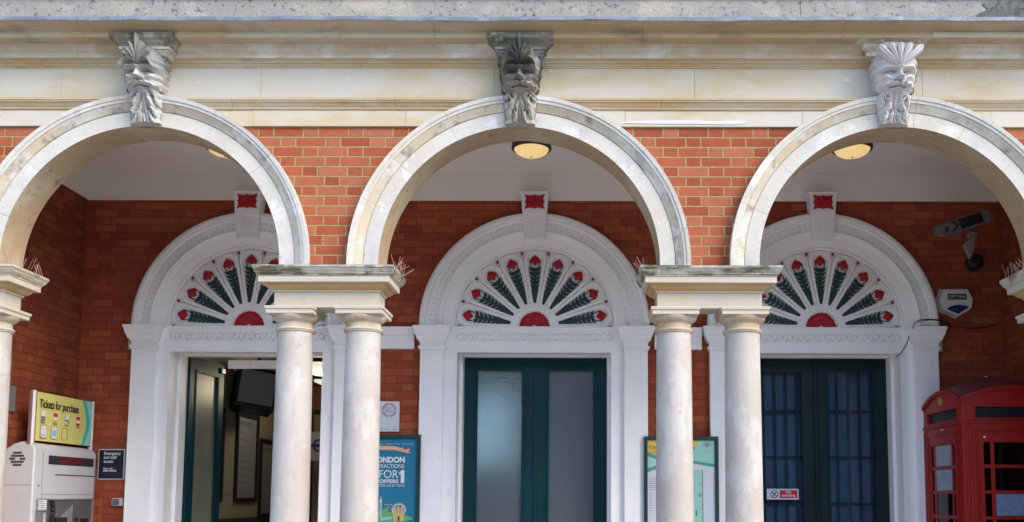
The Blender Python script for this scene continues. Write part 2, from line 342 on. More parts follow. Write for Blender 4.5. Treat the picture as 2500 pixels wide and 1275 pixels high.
# ------------------------------------------------------------------ ground
g = B(); box(g, -150, 150, -150, 150, -.3, 0); tag(obj("pavement", g, PAVE), "light paving in front of the station", "paving", kind="structure")
g = B(); box(g, -4.5, 4.6, -.5, 2.6, .004, .03); tag(obj("portico_floor", g, FLOORM), "brown tiled floor under the arcade", "floor", kind="structure")

# leafy belt across the forecourt: what the door glass faces
g = B(); hr = random.Random(3); rows = []
for j in range(9):
    rows.append([g.verts.new((-70+140*i/110, -24-hr.uniform(0, 1.6)-(1.2 if j == 8 else 0), 9.0*j/8*(1+.12*sin(i*.37)+.08*sin(i*1.3)+hr.uniform(-.05, .05) if j else 0))) for i in range(111)])
for j in range(8):
    for i in range(110): g.faces.new([rows[j][i], rows[j][i+1], rows[j+1][i+1], rows[j+1][i]])
b2 = [g.verts.new((v.co.x, -30, v.co.z)) for v in rows[-1]]; b3 = [g.verts.new((v.co.x, -30, 0)) for v in rows[-1]]
for i in range(110): g.faces.new([rows[-1][i], rows[-1][i+1], b2[i+1], b2[i]]); g.faces.new([b2[i], b2[i+1], b3[i+1], b3[i]])
tag(obj("tree_belt", g, surf("foliage", (.06, .085, .035), [((.03, .05, .02), 1.5, (1, 1, 1), .4, .6, .8)], bump=(3, .2))), "dark belt of trees facing the station", "trees", kind="stuff")

bld = root("station_building", "red brick station front with cream stone arches on paired columns", "building")

# ---- front brickwork
def frontwall(x0, x1):
    out = [(x0, HS-.05)]
    for k in (-1, 0, 1):
        c = k*S
        if c-1.2 < x0 or c+1.2 > x1: continue
        out += [(c-1.15, HS-.05)]+[(c-1.15*cos(pi*i/48), HS+1.15*sin(pi*i/48)) for i in range(49)]+[(c+1.15, HS-.05)]
    out += [(x1, HS-.05), (x1, 4.37), (x0, 4.37)]
    return out
g = B(); plate(g, [frontwall(-4.4, 4.4)], 0, .26); fw = obj("brick_spandrel", g, BRF, bld)
g = B(); plate(g, [[(-9, 0), (-4.72, 0), (-4.72, 3.27), (-4.4, 3.27), (-4.4, 4.37), (-9, 4.37)]], 0.002, .27); obj("end_wall", g, BRO, bld, label="orange brick beyond the leftmost arch")
g = B(); plate(g, [[(9, 0), (4.86, 0), (4.86, 3.27), (4.4, 3.27), (4.4, 4.37), (9, 4.37)]], 0.002, .27); obj("end_wall", g, BRO, bld)
g = B()
for x, z in ((-1.96+.48, 4.17), (1.0, 4.31), (1.56, 4.19)): lathe(g, [(.006, -.003), (.011, -.003), (.011, .002), (.006, .002)], 0, 0, 12, cap=False); [v.co.__init__((0, 0, 0)) for v in ()]
g.free()

# ---- architrave band, frieze, cornice, lead, parapet
XL, XR = -9, 9
def joints(pts, seed): 
    random.seed(seed); return pts
def runs(name, prof, cuts, mats, gap=.0006, seed=1, label=None):
    rs = random.Random(seed); g = B(); xs = [XL]+cuts+[XR]; gap = .0011
    for i in range(len(xs)-1):
        d = rs.uniform(-.0015, .0015)
        sweepx(g, [(y+(d if y < .1 else 0), z) for y, z in prof], xs[i]+gap, xs[i+1]-gap, mi=rs.randrange(len(mats)) if not callable(mats[0]) else 0)
    return obj(name, g, mats, bld, label)
runs("architrave_band", [(.27, 4.364), (-.02, 4.364), (-.02, 4.486), (.27, 4.486)], [-4.1, -2.0, -.86, .78, 2.1, 3.5], [FRIEZE], seed=4)
arch_m = [(.27, 4.4862), (-.027, 4.4862), (-.032, 4.492), (-.034, 4.503), (-.042, 4.512), (-.050, 4.526), (-.054, 4.533), (-.062, 4.535), (-.063, 4.545), (-.069, 4.547), (-.069, 4.562), (-.05, 4.568), (.27, 4.57)]
am = runs("architrave_moulding", arch_m, [-3.4, -2.15, -.93, 1.05, 3.2], [BLENDT], seed=2)
runs("frieze", [(.27, 4.5702), (-.018, 4.5702), (-.018, 4.812), (.27, 4.812)], [-3.45, -1.95, -.2, 1.3, 3.0], [FRIEZE], seed=6)
bed = [(.27, 4.8122), (-.024, 4.8122), (-.028, 4.822), (-.036, 4.826), (-.040, 4.836), (-.052, 4.840), (-.058, 4.850), (-.072, 4.857), (-.075, 4.861), (.27, 4.861)]
runs("bed_moulding", bed, [-3.6, -1.2, .95, 2.9], [BLENDT], seed=3)
runs("dentil_band", [(.27, 4.8612), (-.086, 4.8612), (-.086, 4.9), (-.092, 4.904), (-.105, 4.912), (-.118, 4.926), (-.130, 4.943), (-.138, 4.946), (.27, 4.948)], [-3.3, -1.0, .6, 2.75], [STONE], seed=5)
runs("cornice", [(.27, 4.9482), (-.222, 4.9482), (-.228, 4.953), (-.228, 4.995), (-.236, 4.998), (-.240, 4.9985), (-.246, 5.006), (-.262, 5.012), (-.282, 5.017), (-.303, 5.019), (-.322, 5.0235), (-.33, 5.028), (.27, 5.033)], [-3.2, -1.7, -.62, .9, 2.35, 3.25], [BLENDC], seed=8)
# lead flashing with lapped, dressed edge
g = B(); lr = random.Random(5); x = XL; row = []
n = 360
for i in range(n+1):
    X = XL+(XR-XL)*i/n; ph = ((X+.03) / 1.09) % 1; lap = exp(-((ph-.5)/.035)**2)
    dz = .003*sin(X*3.1)+.0018*sin(X*11+1)+lr.uniform(-.0012, .0012)-lap*.004; dy = -.004*sin(X*4.2)-lap*.014
    row.append([g.verts.new(v) for v in ((X, -.338+dy, 5.018+dz), (X, -.342+dy, 5.020+dz), (X, -.343+dy, 5.046+dz*.5+lap*.006), (X, -.30, 5.060+lap*.008), (X, -.02, 5.066), (X, -.02, 5.06), (X, -.30, 5.040), (X, -.333+dy, 5.035))])
for i in range(n):
    for k in range(8):
        j = (k+1) % 8; g.faces.new([row[i][k], row[i][j], row[i+1][j], row[i+1][k]])
obj("lead_flashing", g, LEAD, bld, smooth=60)
runs("parapet", [(.3, 5.0665), (-.03, 5.0665), (-.03, 5.352), (.3, 5.352)], [-4.9, -2.6, -2.05, .1, 2.1, 2.92], [GREYST, GREYST], seed=9)
g = B(); plate(g, [[(3.36, 5.07), (9, 5.07), (9, 5.352), (3.50, 5.352), (3.46, 5.31), (3.50, 5.27), (3.42, 5.23), (3.45, 5.17), (3.38, 5.12)]], -.034, -.029); obj("stain_patch", g, DARKST, bld, label="blackened length of parapet stone")
runs("coping", [(.34, 5.3535), (-.045, 5.3535), (-.06, 5.37), (-.06, 5.5), (.34, 5.53)], [-3, 0, 3], [DARKST], seed=9)  # dark colour stands in for the shadow line above the parapet
# repaired and painted places
def blob(name, pts, y0, y1, mt, lab=None): g = B(); plate(g, [pts], y0, y1); return obj(name, g, mt, bld, label=lab)
WP = plain("patch white", (.54, .53, .51))
blob("paint_patch", [(.72, 4.385), (.80, 4.388), (1.0, 4.383), (1.35, 4.382), (1.6, 4.378), (1.66, 4.385), (1.69, 4.405), (1.64, 4.412), (1.45, 4.405), (1.3, 4.412), (1.05, 4.412), (.92, 4.408), (.78, 4.402)], -.0235, -.0195, WP, "white paint patch on the stone band")
for px, pz, s in ((-1.29, 4.74, .018), (-1.53, 4.72, .012), (.22, 4.79, .013), (2.43, 4.72, .035), (3.2, 4.77, .012), (-2.43, 4.70, .02)):
    r_ = random.Random(int(px*100)); blob("filler_patch", [(px+s*r_.uniform(.6, 1.2)*cos(a*pi/4), pz+s*.7*r_.uniform(.6, 1.2)*sin(a*pi/4)) for a in range(8)], -.0212, -.0175, WP)
blob("white_joint", [(3.0, 4.952), (3.02, 4.992), (9, 4.996), (9, 4.953)], -.2325, -.2275, PALE, "freshly cut stone let into the cornice")

# ---- arches: voussoirs with moulded archivolt
prof = [(RI, .27), (RI, -.03), (1.143, -.03), (1.147, -.024), (1.152, -.036), (1.163, -.040), (1.170, -.046), (1.186, -.052), (1.195, -.060), (1.203, -.062), (1.206, -.070), (1.226, -.073), (1.229, -.080), (RO, -.084), (RO, -.004), (1.165, -.002), (1.165, .265)]
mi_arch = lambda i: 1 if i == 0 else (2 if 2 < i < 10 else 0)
MOULD = surf("arch moulding stone", (.45, .395, .31), [((.50, .36, .21), 1.8, (1, 1, 1), .50, .66, .5), ((.58, .56, .52), 3.2, (1, 1, 1), .5, .6, .7), ((.16, .15, .14), 9, (1, 1, 1), .54, .68, .75)], bump=(42, .006))
for k, lab in ((-1, "left stone arch"), (0, "middle stone arch"), (1, "right stone arch")):
    c = k*S; ar = random.Random(k+5); g = B()
    cuts = [0]+[a+ar.uniform(-.03, .03) for a in (.36, .72, 1.12, pi/2-.1)]; cuts += [pi/2+.1]+[pi-a+ar.uniform(-.03, .03) for a in (1.12, .72, .36)]+[pi]
    for i in range(len(cuts)-1):
        ga = .0007
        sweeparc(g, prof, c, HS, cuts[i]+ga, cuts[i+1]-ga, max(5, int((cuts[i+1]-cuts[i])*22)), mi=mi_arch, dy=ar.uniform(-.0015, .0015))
    for s in (-1, 1):                      # short stilts down to the caps
        sweepx_p = [(c+s*r, y) for r, y in prof]
        a = [g.verts.new((x_, y_, HS)) for x_, y_ in sweepx_p]; b = [g.verts.new((x_, y_, 3.287)) for x_, y_ in sweepx_p]
        for i in range(len(a)):
            j = (i+1) % len(a); f = g.faces.new([a[i], a[j], b[j], b[i]]); f.material_index = mi_arch(i)
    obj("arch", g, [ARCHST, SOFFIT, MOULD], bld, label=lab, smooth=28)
# soffit mortar backing
for k in (-1, 0, 1):
    g = B(); sweeparc(g, [(RI+.004, .262), (RI+.004, -.02), (1.14, -.02), (1.14, .262)], k*S, HS, 0, pi, 60); obj("arch_core", g, MOSS, bld)

# ---- pier caps, abaci and columns
PX = (-4.19, -1.4165, 1.4, 4.2)
capprof = [(-.001, 2.996), (0, 3.108), (.012, 3.110), (.012, 3.121), (.020, 3.124), (.034, 3.132), (.048, 3.146), (.058, 3.160), (.070, 3.1645), (.092, 3.168), (.092, 3.210), (.098, 3.213), (.099, 3.222), (.108, 3.226), (.116, 3.240), (.124, 3.256), (.130, 3.267), (.132, 3.270), (.132, 3.2845)]
mis = [0]*3+[1]*5+[0]*3+[2]*8
for i, px in enumerate(PX):
    g = B(); stack(g, px-.384, px+.384, -.0, .226, capprof, free=True, mi=mis)
    bmesh.ops.subdivide_edges(g, edges=g.edges[:], cuts=1)
    rr = random.Random(i)
    for v in g.verts:
        if v.co.z > 3.16: v.co += Vector((rr.uniform(-.002, .002), rr.uniform(-.002, .002), rr.uniform(-.0018, .0018)))
    obj("pier_cap", g, [PALE, TAN, CAPTOP if i in (1, 2) else CAPST], bld, label=["cream block cap at the left end", "mossy block cap between left and middle arches", "stained block cap between middle and right arches", "cream block cap at the right end"][i])
ABF = [(-.004, 2.940), (.0, 2.943), (.0, 2.972), (.008, 2.975), (.010, 2.992), (.008, 2.9955)]
def column(parent_loc, lab):
    x, y = parent_loc
    g = B(); prof_ = [(.130, 2.822), (.1275, 2.79)]+[(.1275+.0165*(1-((z-.25)/2.54))**.8 if z > .25 else .144, z) for z in [2.6, 2.3, 2.0, 1.6, 1.2, .8, .4, .25]]+[(.155, .235), (.165, .22), (.155, .2), (.175, .18), (.19, .15), (.185, .12)]
    lathe(g, prof_, x, y, 56); sh = obj("column", g, COLM, bld, label=lab, smooth=40)
    g = B(); box(g, x-.2, x+.2, y-.2, y+.2, .03, .12, bev=.006); obj("plinth", g, STONE, sh)
    g = B(); lathe(g, [(.128, 2.8222), (.1385, 2.823), (.1395, 2.829), (.1435, 2.832), (.1465, 2.839), (.1435, 2.847), (.134, 2.850), (.1285, 2.853), (.1275, 2.865), (.128, 2.890), (.134, 2.892), (.1355, 2.897), (.142, 2.899), (.147, 2.903), (.157, 2.912), (.165, 2.923), (.170, 2.934), (.171, 2.9398)], x, y, 56)
    obj("neck_moulding", g, CAPST if False else ECH, sh, smooth=40)
    g = B(); stack(g, x-.170, x+.170, y-.170, y+.170, ABF, free=True); obj("abacus", g, PALE, sh)
ECH = surf("echinus stone", (.44, .38, .29), [((.42, .29, .16), 3, (1, 1, 1), .45, .6, .8), ((.50, .48, .44), 5, (1, 1, 1), .52, .62, .6)], bump=(45, .004))
names = ["outer column of the left end pair", "inner column of the left end pair", "left column of the pair between left and middle arches", "right column of the pair between left and middle arches", "left column of the pair between middle and right arches", "right column of the pair between middle and right arches", "inner column of the right end pair", "outer column of the right end pair"]
for i, px in enumerate(PX):
    for j, s in enumerate((-1, 1)): column((px+s*.2535, .112), names[i*2+j])

# ---- carved keystones
LOBES = {0: None, 1: ((.40, .31, -.6, .18, .12), (.74, .33, -.3, .14, .10), (.62, .17, -.7, .17, .12), (.26, .14, -1.1, .18, .10), (.30, .03, -1.0, .12, .10)), 2: ((.36, .31, -1.2, .13, .16), (.70, .30, -.9, .14, .12), (.50, .18, -.35, .17, .12), (.28, .06, -.9, .13, .12), (.70, .08, -.4, .12, .10))}
def head(c, mats, variant, lab):
    """relief of a bearded leaf mask on a tapering console"""
    Z0, Z1 = 4.362, 4.945; NU, NV = 110, 230; rs = random.Random(variant*11+3)
    slant = {0: .004, 1: 0, 2: -.006}[variant]
    def G(x, s): return exp(-(x/s)**2)
    def h(u, v):
        u0 = u; fu_ = .80 if v > .36 else .80+.20*min(1, (.36-v)/.06); u = u*fu_; a = abs(u); o = 0.0; q_ = min(1, max(0, (v-.28)/.34)); v = v+.072*q_*q_*(3-2*q_)
        # skull
        if v > .38: o += .046*sqrt(max(0, 1-(u/.92)**2))*min(1, (v-.38)/.08)*(1-.35*max(0, (v-.80)/.2))
        # brow, sockets, eyeballs
        vb = .690+.055*(a-.1)*(1 if variant != 2 else .4)-.05*max(0, a-.45)
        fl = 1/(1+exp((a-.70)/.04))
        o += .030*G(v-vb, .018)*fl
        o -= .042*G(a-.34, .20)*G(v-.653, .024)
        o += (.046 if variant == 2 else .036)*G(a-.34, .13)*G(v-.644, .0145)
        o += .008*G(a-.35, .16)*G(v-.630, .006)+.010*G(a-.35, .17)*G(v-.667, .006)
        o -= (.016 if variant == 2 else .010)*G(a-.335, .040)*G(v-.645, .0075)
        # nose
        if .535 < v < .72:
            t = (.72-v)/.185; wd = .085+.075*t**2.2; o += (.012+.048*t)*G(u, wd)*min(1, (v-.535)/.010)
        o += .018*G(a-.15, .06)*G(v-.550, .014)
        o -= .03*G(a-.09, .04)*G(v-.535, .007)
        # cheeks, moustache, mouth
        o += .020*G(a-.50, .17)*G(v-.575, .035)
        vm = .500-.045*a+.028*sin(a*9)*a
        o += .026*G(v-vm, .020)*(1/(1+exp((a-.72)/.05)))*(.75+.25*sin(a*34+v*60))*(.6+.4*min(1, a/.12))
        o += .012*G(u, .26)*G(v-.470, .011)+.017*G(u, .24)*G(v-.428, .015)
        o -= .060*G(v-(.450-.05*a*a), .009)*(1/(1+exp((a-.30)/.03)))
        o += .010*G(u, .2)*G(v-.395, .02)
        # beard of leaves: mid rib with beads, curling lobes
        if v < .44:
            k = min(1, (.44-v)/.05)
            o += k*(.020*G(u, .07)+.006*G(u, .05)*sin(v*260))
            o += k*.006
            for (lu, lv, ang, ln, wd_) in (LOBES[variant] or ((.34, .30, -.75, .17, .10), (.62, .36, -.35, .14, .09), (.55, .22, -.9, .15, .10), (.22, .12, -1.15, .16, .09), (.46, .09, -.75, .14, .09), (.78, .27, -.55, .12, .08), (.12, .035, -1.35, .10, .07), (.72, .13, -.5, .10, .08))):
                du, dv = (a-lu)*.45, (v-lv); ca, sa = cos(ang), sin(ang); p_ = du*ca+dv*sa; q = -du*sa+dv*ca
                e = (p_/ln)**2+(q/(wd_*.5))**2
                if e < 1: o += k*(.030*(1-e)**.6+.006*sin(q*190)*(1-e))
        # drilled holes
        for hu, hv, sx_, sz_ in ((.40, .335, .05, .022), (.66, .295, .045, .018), (.27, .165, .04, .02), (.50, .15, .03, .012)):
            o -= (.055 if v < .4 else 0)*G(a-hu-.25*(v-hv), sx_)*G(v-hv, sz_)
        A0 = abs(u0)
        if A0 > .80 and v > .42: o += .010*abs(sin(v*34+variant))*min(1, (A0-.80)/.1)
        k2 = 1.5 if v > .42 else 1.05
        return o*k2+slant*u0-(.060*max(0, (A0-.58)/.42)**1.4)*min(1, max(0, (v-.30)/.1))
    def width(v):
        if variant == 2: b = .100+.052*min(1, max(0, (v-.12)/.6))+.010*sin(v*3)
        else: b = .104+.050*min(1, max(0, (v-.1)/.65))
        return b+.007*abs(sin(v*30+1))*(v < .78)+.003*sin(v*97)
    def base(v):                           # console depth below the face
        t = min(1, max(0, (v-.05)/.75)); return -.070-.085*(t*t*(3-2*t))
    g = B(); rows = []
    for j in range(NV+1):
        v = j/NV; z = Z0+(Z1-Z0)*v; wv = width(v); r_ = []
        for k in range(5):                 # left flank from the wall forward
            y = -.0+(base(v)+.0)*(k/5); r_.append(g.verts.new((c-wv*1.0-.004*sin(v*40+k), y, z)))
        for i in range(NU+1):
            u = -1+2*i/NU; rim = .030*(1-sqrt(max(0, 1-u**6)))
            r_.append(g.verts.new((c+u*wv, base(v)-h(u, v)+rim, z+(.0 if j else .004*abs(sin(u*9))))))
        for k in range(4, -1, -1):
            y = base(v)*(k/5); r_.append(g.verts.new((c+wv*1.0+.004*sin(v*40+k), y, z)))
        rows.append(r_)
    for j in range(NV):
        for i in range(len(rows[0])-1):
            f = g.faces.new([rows[j][i], rows[j][i+1], rows[j+1][i+1], rows[j+1][i]])
            pass
    g.faces.new(rows[0]); g.faces.new(rows[-1])
    ks = obj("keystone", g, mats, bld, label=lab, smooth=50)
    # crest of leaf lobes springing from the brow
    g = B(); yb0 = base(.72)-.050
    def lobe(ang, ln, wd_, y0, y1, curl=0, mi=0, z0=4.79, x0=0):
        n, mm = 22, 12; rws = []
        for a in range(n+1):
            t = a/n; wl = wd_*(.30+.9*t-.2*t*t)*(1 if t < .82 else sqrt(max(.02, 1-((t-.82)/.18)**2)))
            an = ang+curl*t*t; px = c+x0+ln*t*sin(an); pz = z0+ln*t*cos(an); y = y0+(y1-y0)*t-.012*sin(pi*t)
            rws.append([g.verts.new((px+cos(an)*wl*s, y-.014*(1-abs(s)**1.5)*1.0-.004*cos(s*9)+(0 if abs(s) < 1 else .014), pz-sin(an)*wl*s)) for s in [-1+2*b/mm for b in range(mm+1)]])
        for a in range(n):
            for b in range(mm):
                f = g.faces.new([rws[a][b], rws[a][b+1], rws[a+1][b+1], rws[a+1][b]]); f.material_index = mi
        bk = [g.verts.new(v_.co+Vector((0, .03, 0))) for v_ in rws[-1]]; 
        for b in range(mm): g.faces.new([rws[-1][b+1], rws[-1][b], bk[b], bk[b+1]])
        for e_ in (0, mm):
            col_ = [r__[e_] for r__ in rws]; bk2 = [g.verts.new(v_.co+Vector((0, .03, 0))) for v_ in col_]
            for q in range(n): g.faces.new([col_[q], col_[q+1], bk2[q+1], bk2[q]])
    if variant == 2:
        for ang, ln, wd_ in ((-.84, .215, .030), (.84, .215, .030), (-.44, .180, .026), (.44, .180, .026), (0, .165, .027)): lobe(ang, ln, wd_, -.220, -.262, z0=4.735)
    else:
        for ang, ln, wd_, cu in ((-.80, .120, .014, -1.0), (.80, .120, .014, 1.0), (-.46, .130, .015, -.25), (.46, .130, .015, .25), (-.22, .155, .014, -.1), (.22, .155, .014, .1), (0, .215, .016, 0)): lobe(ang, ln, wd_, -.225, -.268, cu, z0=4.750)
    obj("leaf_crest", g, mats[1] if variant != 2 else mats[0], ks, smooth=60)
    # volutes at the temples
    g = B()
    for s in (-1, 1):
        if variant == 2 and s > 0: continue
        pts = []; rad = []
        for q in range(26):
            a = q/25*2.6*pi; r_ = .046*(1-q/25*.85); pts.append((c+s*(.150+.012*cos(a)*0), -.10-r_*cos(a)*.75, 4.815+r_*sin(a))); rad.append(.012*(1-q/40))
        tube(g, pts, rad, 8)
        obj("side_scroll", g, mats[0], ks, smooth=60); g = B()
    g.free()
    # moulded slab that carries the cornice
    g = B(); xo = {0: .03, 1: .006, 2: -.03}[variant]
    if variant == 2:
        stack(g, c+xo-.215, c+xo+.215, -.175, .0, [(-.03, 4.852), (-.03, 4.885), (-.008, 4.905), (.0, 4.915), (.0, 4.93), (.045, 4.9475)], mi=[0, 0, 0, 0, 0])
        obj("abacus_slab", g, CAPST, ks)
    else:
        stack(g, c+xo-.160, c+xo+.160, -.170, .0, [(-.012, 4.838), (-.006, 4.842), (.0, 4.85), (.012, 4.862), (.016, 4.875), (.026, 4.876), (.026, 4.895), (.036, 4.905), (.060, 4.925), (.076, 4.938), (.079, 4.940), (.079, 4.978)], mi=[0]*6+[1]*6)
        bmesh.ops.subdivide_edges(g, edges=g.edges[:], cuts=1)
        for v in g.verts: v.co += Vector((rs.uniform(-.0015, .0015),)*3)
        obj("abacus_slab", g, [CAPST, SLABD] if variant == 0 else [DARKST2, MOSS], ks)
SLABD = surf("lichened slab", (.24, .21, .16), [((.07, .06, .035), 8, (1, 1, 1), .42, .56, .85), ((.38, .35, .29), 6, (1, 1, 1), .52, .62, .7)], bump=(60, .006))
DARKST2 = surf("dark weathered slab", (.22, .22, .21), [((.10, .10, .09), 7, (1, 1, 1), .45, .62, .8), ((.42, .38, .30), 9, (1, 1, 1), .56, .66, .6)], bump=(60, .006))
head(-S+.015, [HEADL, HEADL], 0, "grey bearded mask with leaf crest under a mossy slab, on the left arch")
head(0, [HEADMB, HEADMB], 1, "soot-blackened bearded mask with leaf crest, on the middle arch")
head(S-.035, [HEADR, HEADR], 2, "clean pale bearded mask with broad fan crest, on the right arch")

# ---- portico shell
g = B(); box(g, -4.62, 4.75, .265, DY+.02, 4.812, 4.95); obj("portico_ceiling", g, CEILM, bld)
def notch(c, hw, top, arc=True):
    o = [(c-hw, 0)]
    if arc: o += [(c-hw*cos(pi*i/40), top+hw*sin(pi*i/40)) for i in range(41)]
    else: o += [(c-hw, top), (c+hw, top)]
    return o+[(c+hw, 0)]
out = [(-4.7, 0)]
for k in (-1, 0, 1): out += notch(k*S, .80, 3.275)
out += [(4.8, 0), (4.8, 6.5), (-4.7, 6.5)]
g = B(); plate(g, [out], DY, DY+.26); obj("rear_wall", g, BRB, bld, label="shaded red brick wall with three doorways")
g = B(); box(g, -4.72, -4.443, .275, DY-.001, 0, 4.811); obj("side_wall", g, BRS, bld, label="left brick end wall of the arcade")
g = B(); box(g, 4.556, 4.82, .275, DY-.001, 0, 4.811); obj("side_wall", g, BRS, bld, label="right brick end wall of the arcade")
g = B(); box(g, -4.44, 4.553, DY-.012, DY-.0005, 4.535, 4.811); obj("painted_band", g, CEILM, bld)
for x0, x1, lb in ((-4.442, -4.431, None), (4.544, 4.555, None)):
    g = B(); box(g, x0, x1, .28, DY-.013, 4.54, 4.811); obj("painted_band", g, CEILM, bld)
# roof and hall shell
g = B(); box(g, -9, 9, .31, 2.2, 4.98, 5.06); obj("portico_roof", g, LEAD, bld)

CY = DY-.08          # pilaster face 2.197
impost = [(0, 3.034), (.012, 3.036), (.012, 3.052), (.020, 3.056), (.020, 3.069), (.004, 3.071), (.004, 3.111), (.014, 3.113), (.018, 3.124), (.018, 3.129), (.030, 3.132), (.036, 3.150), (.040, 3.170), (.048, 3.176), (.050, 3.188), (.052, 3.1905), (.056, 3.21), (.060, 3.232), (.066, 3.236), (.068, 3.262)]
def leafshape(ax, az, ang, r0, r1, s):
    """jagged acanthus outline along a radius; s scales the half width"""
    L_ = []; n = 5
    for k in range(n):
        t0 = .30+.70*k/n; t1 = .30+.70*(k+1)/n; wd = s*(.55+.60*(k/n)) if k < n-1 else s*.95
        L_ += [(t0, wd*.42), (t0+.35*(t1-t0), wd*.62), (t1+.025, wd*1.0), (t1+.055, wd*.93), (t1, wd*.5)]
    L_ = [(0, s*.22), (.24, s*.46), (.27, s*.60), (.31, s*.52)]+L_[1:]
    right = L_+[(1.0, s*.12)]; pts = [(t, w_) for t, w_ in right]+[(t, -w_) for t, w_ in reversed(right)]
    ca, sa = cos(ang), sin(ang)
    return [(ax+(r0+(r1-r0)*t)*ca-w_*sa, az+(r0+(r1-r0)*t)*sa+w_*ca) for t, w_ in pts]
def flowershape(cx, cz, r, n=4, rot=0, notchd=.72, lob=3):
    P = []
    for i in range(n*8):
        a = 2*pi*i/(n*8); rr = r*(notchd+(1-notchd)*abs(cos(n*a/2))**1.2)*(1+.05*cos(a*n*3)); P.append((cx+rr*cos(a+rot), cz+rr*sin(a+rot)))
    return P
def relief(g, pts, cx, cz, y0, peak, yb):
    """outline raised to a blunt peak"""
    n = len(pts); A = [g.verts.new((a, yb, b)) for a, b in pts]; F = [g.verts.new((a, y0, b)) for a, b in pts]
    M_ = [g.verts.new((cx+(a-cx)*.45, peak, cz+(b-cz)*.45)) for a, b in pts]
    for i in range(n):
        j = (i+1) % n; g.faces.new([A[i], A[j], F[j], F[i]]); g.faces.new([F[i], F[j], M_[j], M_[i]])
    g.faces.new(M_)
yPB = 2.2635
def doorway(c, lab):
    sur = obj_sur = None
    # pilasters, impost caps
    g = B(); plate(g, [[(c-.8735, .02), (c-.8735, 3.2705), (c+.8735, 3.2705), (c+.8735, .02), (c+.8005, .02), (c+.8005, 3.0295), (c-.8005, 3.0295), (c-.8005, .02)]], yPB, DY+.02)
    sur = obj("door_surround", g, WHITE, bld, label=lab)
    for s in (-1, 1):
        x0, x1 = sorted((c+s*.874, c+s*1.10)); g = B(); box(g, x0, x1, CY, DY+.02, .02, 3.033); obj("pilaster", g, WHITE, sur)
    for s in (-1, 1):
        x0, x1 = sorted((c+s*.874, c+s*1.10)); g = B(); stack(g, x0, x1, CY, DY+.01, impost); obj("impost_cap", g, WHITE, sur)
        if (c < -1 and s < 0) or (c > 1 and s > 0):
            g = B(); xx = c+s*1.11; box(g, min(xx, xx+s*.045), max(xx, xx+s*.045), DY-.05, DY-.001, 3.03, 3.15, bev=.008); obj("impost_return", g, CAPST, sur)
    # lintel panel with pierced pattern, casing
    yP = 2.250
    g = B(); holes = []
    for i in range(15):
        x = c+(i-7)*.1040; z = 3.165
        holes.append(circ(x, z, .034, 20))
    for i in range(14):
        x = c+(i-6.5)*.1040
        for s in (1, -1):
            holes.append([(x-.020, 3.165+s*.043), (x+.020, 3.165+s*.043), (x, 3.165+s*.014)])
    plate(g, [[(c-.80, 3.030), (c+.80, 3.030), (c+.80, 3.272), (c-.80, 3.272)]]+holes, yP, yP+.013)
    for i in range(15): plate(g, [circ(c+(i-7)*.1040, 3.165, .0255, 20)], yP+.001, yP+.013)
    for s in (-1, 1):
        x0, x1 = sorted((c+s*.800, c+s*.873)); box(g, x0, x1, yP-.001, yPB-.0003, .02, 3.271)
        x0, x1 = sorted((c+s*.745, c+s*.7995)); box(g, x0, x1, yP, DY+.03, .02, 3.029)
    obj("lintel_panel", g, WHITE, sur)
    g = B()
    for o_, y_, w_ in ((.745, yP-.014, .014), (.759, yP-.007, .024)):
        for s in (-1, 1):
            x0, x1 = sorted((c+s*o_, c+s*(o_+w_-.0004))); box(g, x0, x1, y_, yP-.0005, .02, 3.014+(o_-.745)+w_)
        box(g, c-o_+.0002, c+o_-.0002, y_+.0002, yP-.0007, 3.014+(o_-.745), 3.014+(o_-.745)+w_-.0004)
    obj("casing_moulding", g, WHITE, sur)
    # reveal and door frame
    g = B()
    for s in (-1, 1):
        x0, x1 = sorted((c+s*.746, c+s*.80)); box(g, x0, x1, DY+.031, 2.62, .02, 3.06)
        x0, x1 = sorted((c+s*.715, c+s*.7455)); box(g, x0, x1, 2.44, 2.60, .02, 3.0585)
    box(g, c-.7455, c+.7455, DY+.031, 2.62, 3.030, 3.058)
    box(g, c-.714, c+.714, 2.50, 2.60, 3.012, 3.0295)
    obj("door_frame", g, WHITE, sur)
    # archivolt
    g = B(); zc = 3.272
    pa = [(1.12, DY+.01), (1.12, 2.20), (1.114, 2.186), (1.10, 2.176), (1.08, 2.172), (1.062, 2.178), (1.056, 2.192), (1.048, 2.186), (1.040, 2.190), (1.034, 2.200), (1.022, 2.2035), (.950, 2.2035), (.945, 2.196), (.935, 2.194), (.928, 2.202), (.920, 2.206), (.905, 2.214), (.895, 2.222), (.890, 2.232), (.80, 2.262), (.79, 2.257), (.780, 2.259), (.773, 2.268), (.77, 2.30), (.77, DY+.05), (1.0, DY+.05)]
    sweeparc(g, pa, c, zc, 0, pi, 90); obj("archivolt", g, WHITE, sur, smooth=32)
    g = B()
    for i in range(58):
        a = (i+.5)/58*pi; r_ = .986
        x, z = c+r_*cos(a), zc+r_*sin(a); plate(g, [circ(x, z, .0185, 12), circ(x, z, .0125, 12)[::-1]], 2.1995, 2.2045)
        for dr in (-.022, .022):
            a2 = a+pi/116; x, z = c+(r_+dr)*cos(a2), zc+(r_+dr)*sin(a2); plate(g, [circ(x, z, .0045, 6)], 2.198, 2.2045, mi=1)
    obj("bead_band", g, [WHITE, LILAC], sur)
    # keystone block with rosette
    g = B(); zt, zb = 4.577, 4.128
    tr = lambda z: .098+.030*(z-zb)/(zt-zb)
    plate(g, [[(c-tr(zb), zb), (c+tr(zb), zb), (c+tr(4.33), 4.33), (c-tr(4.33), 4.33)]], 2.135, DY-.0)
    for i in (-1, 0, 1):
        x = c+i*.048; box(g, x-.014, x+.014, 2.1285, 2.1345, 4.205, 4.36, bev=.004)
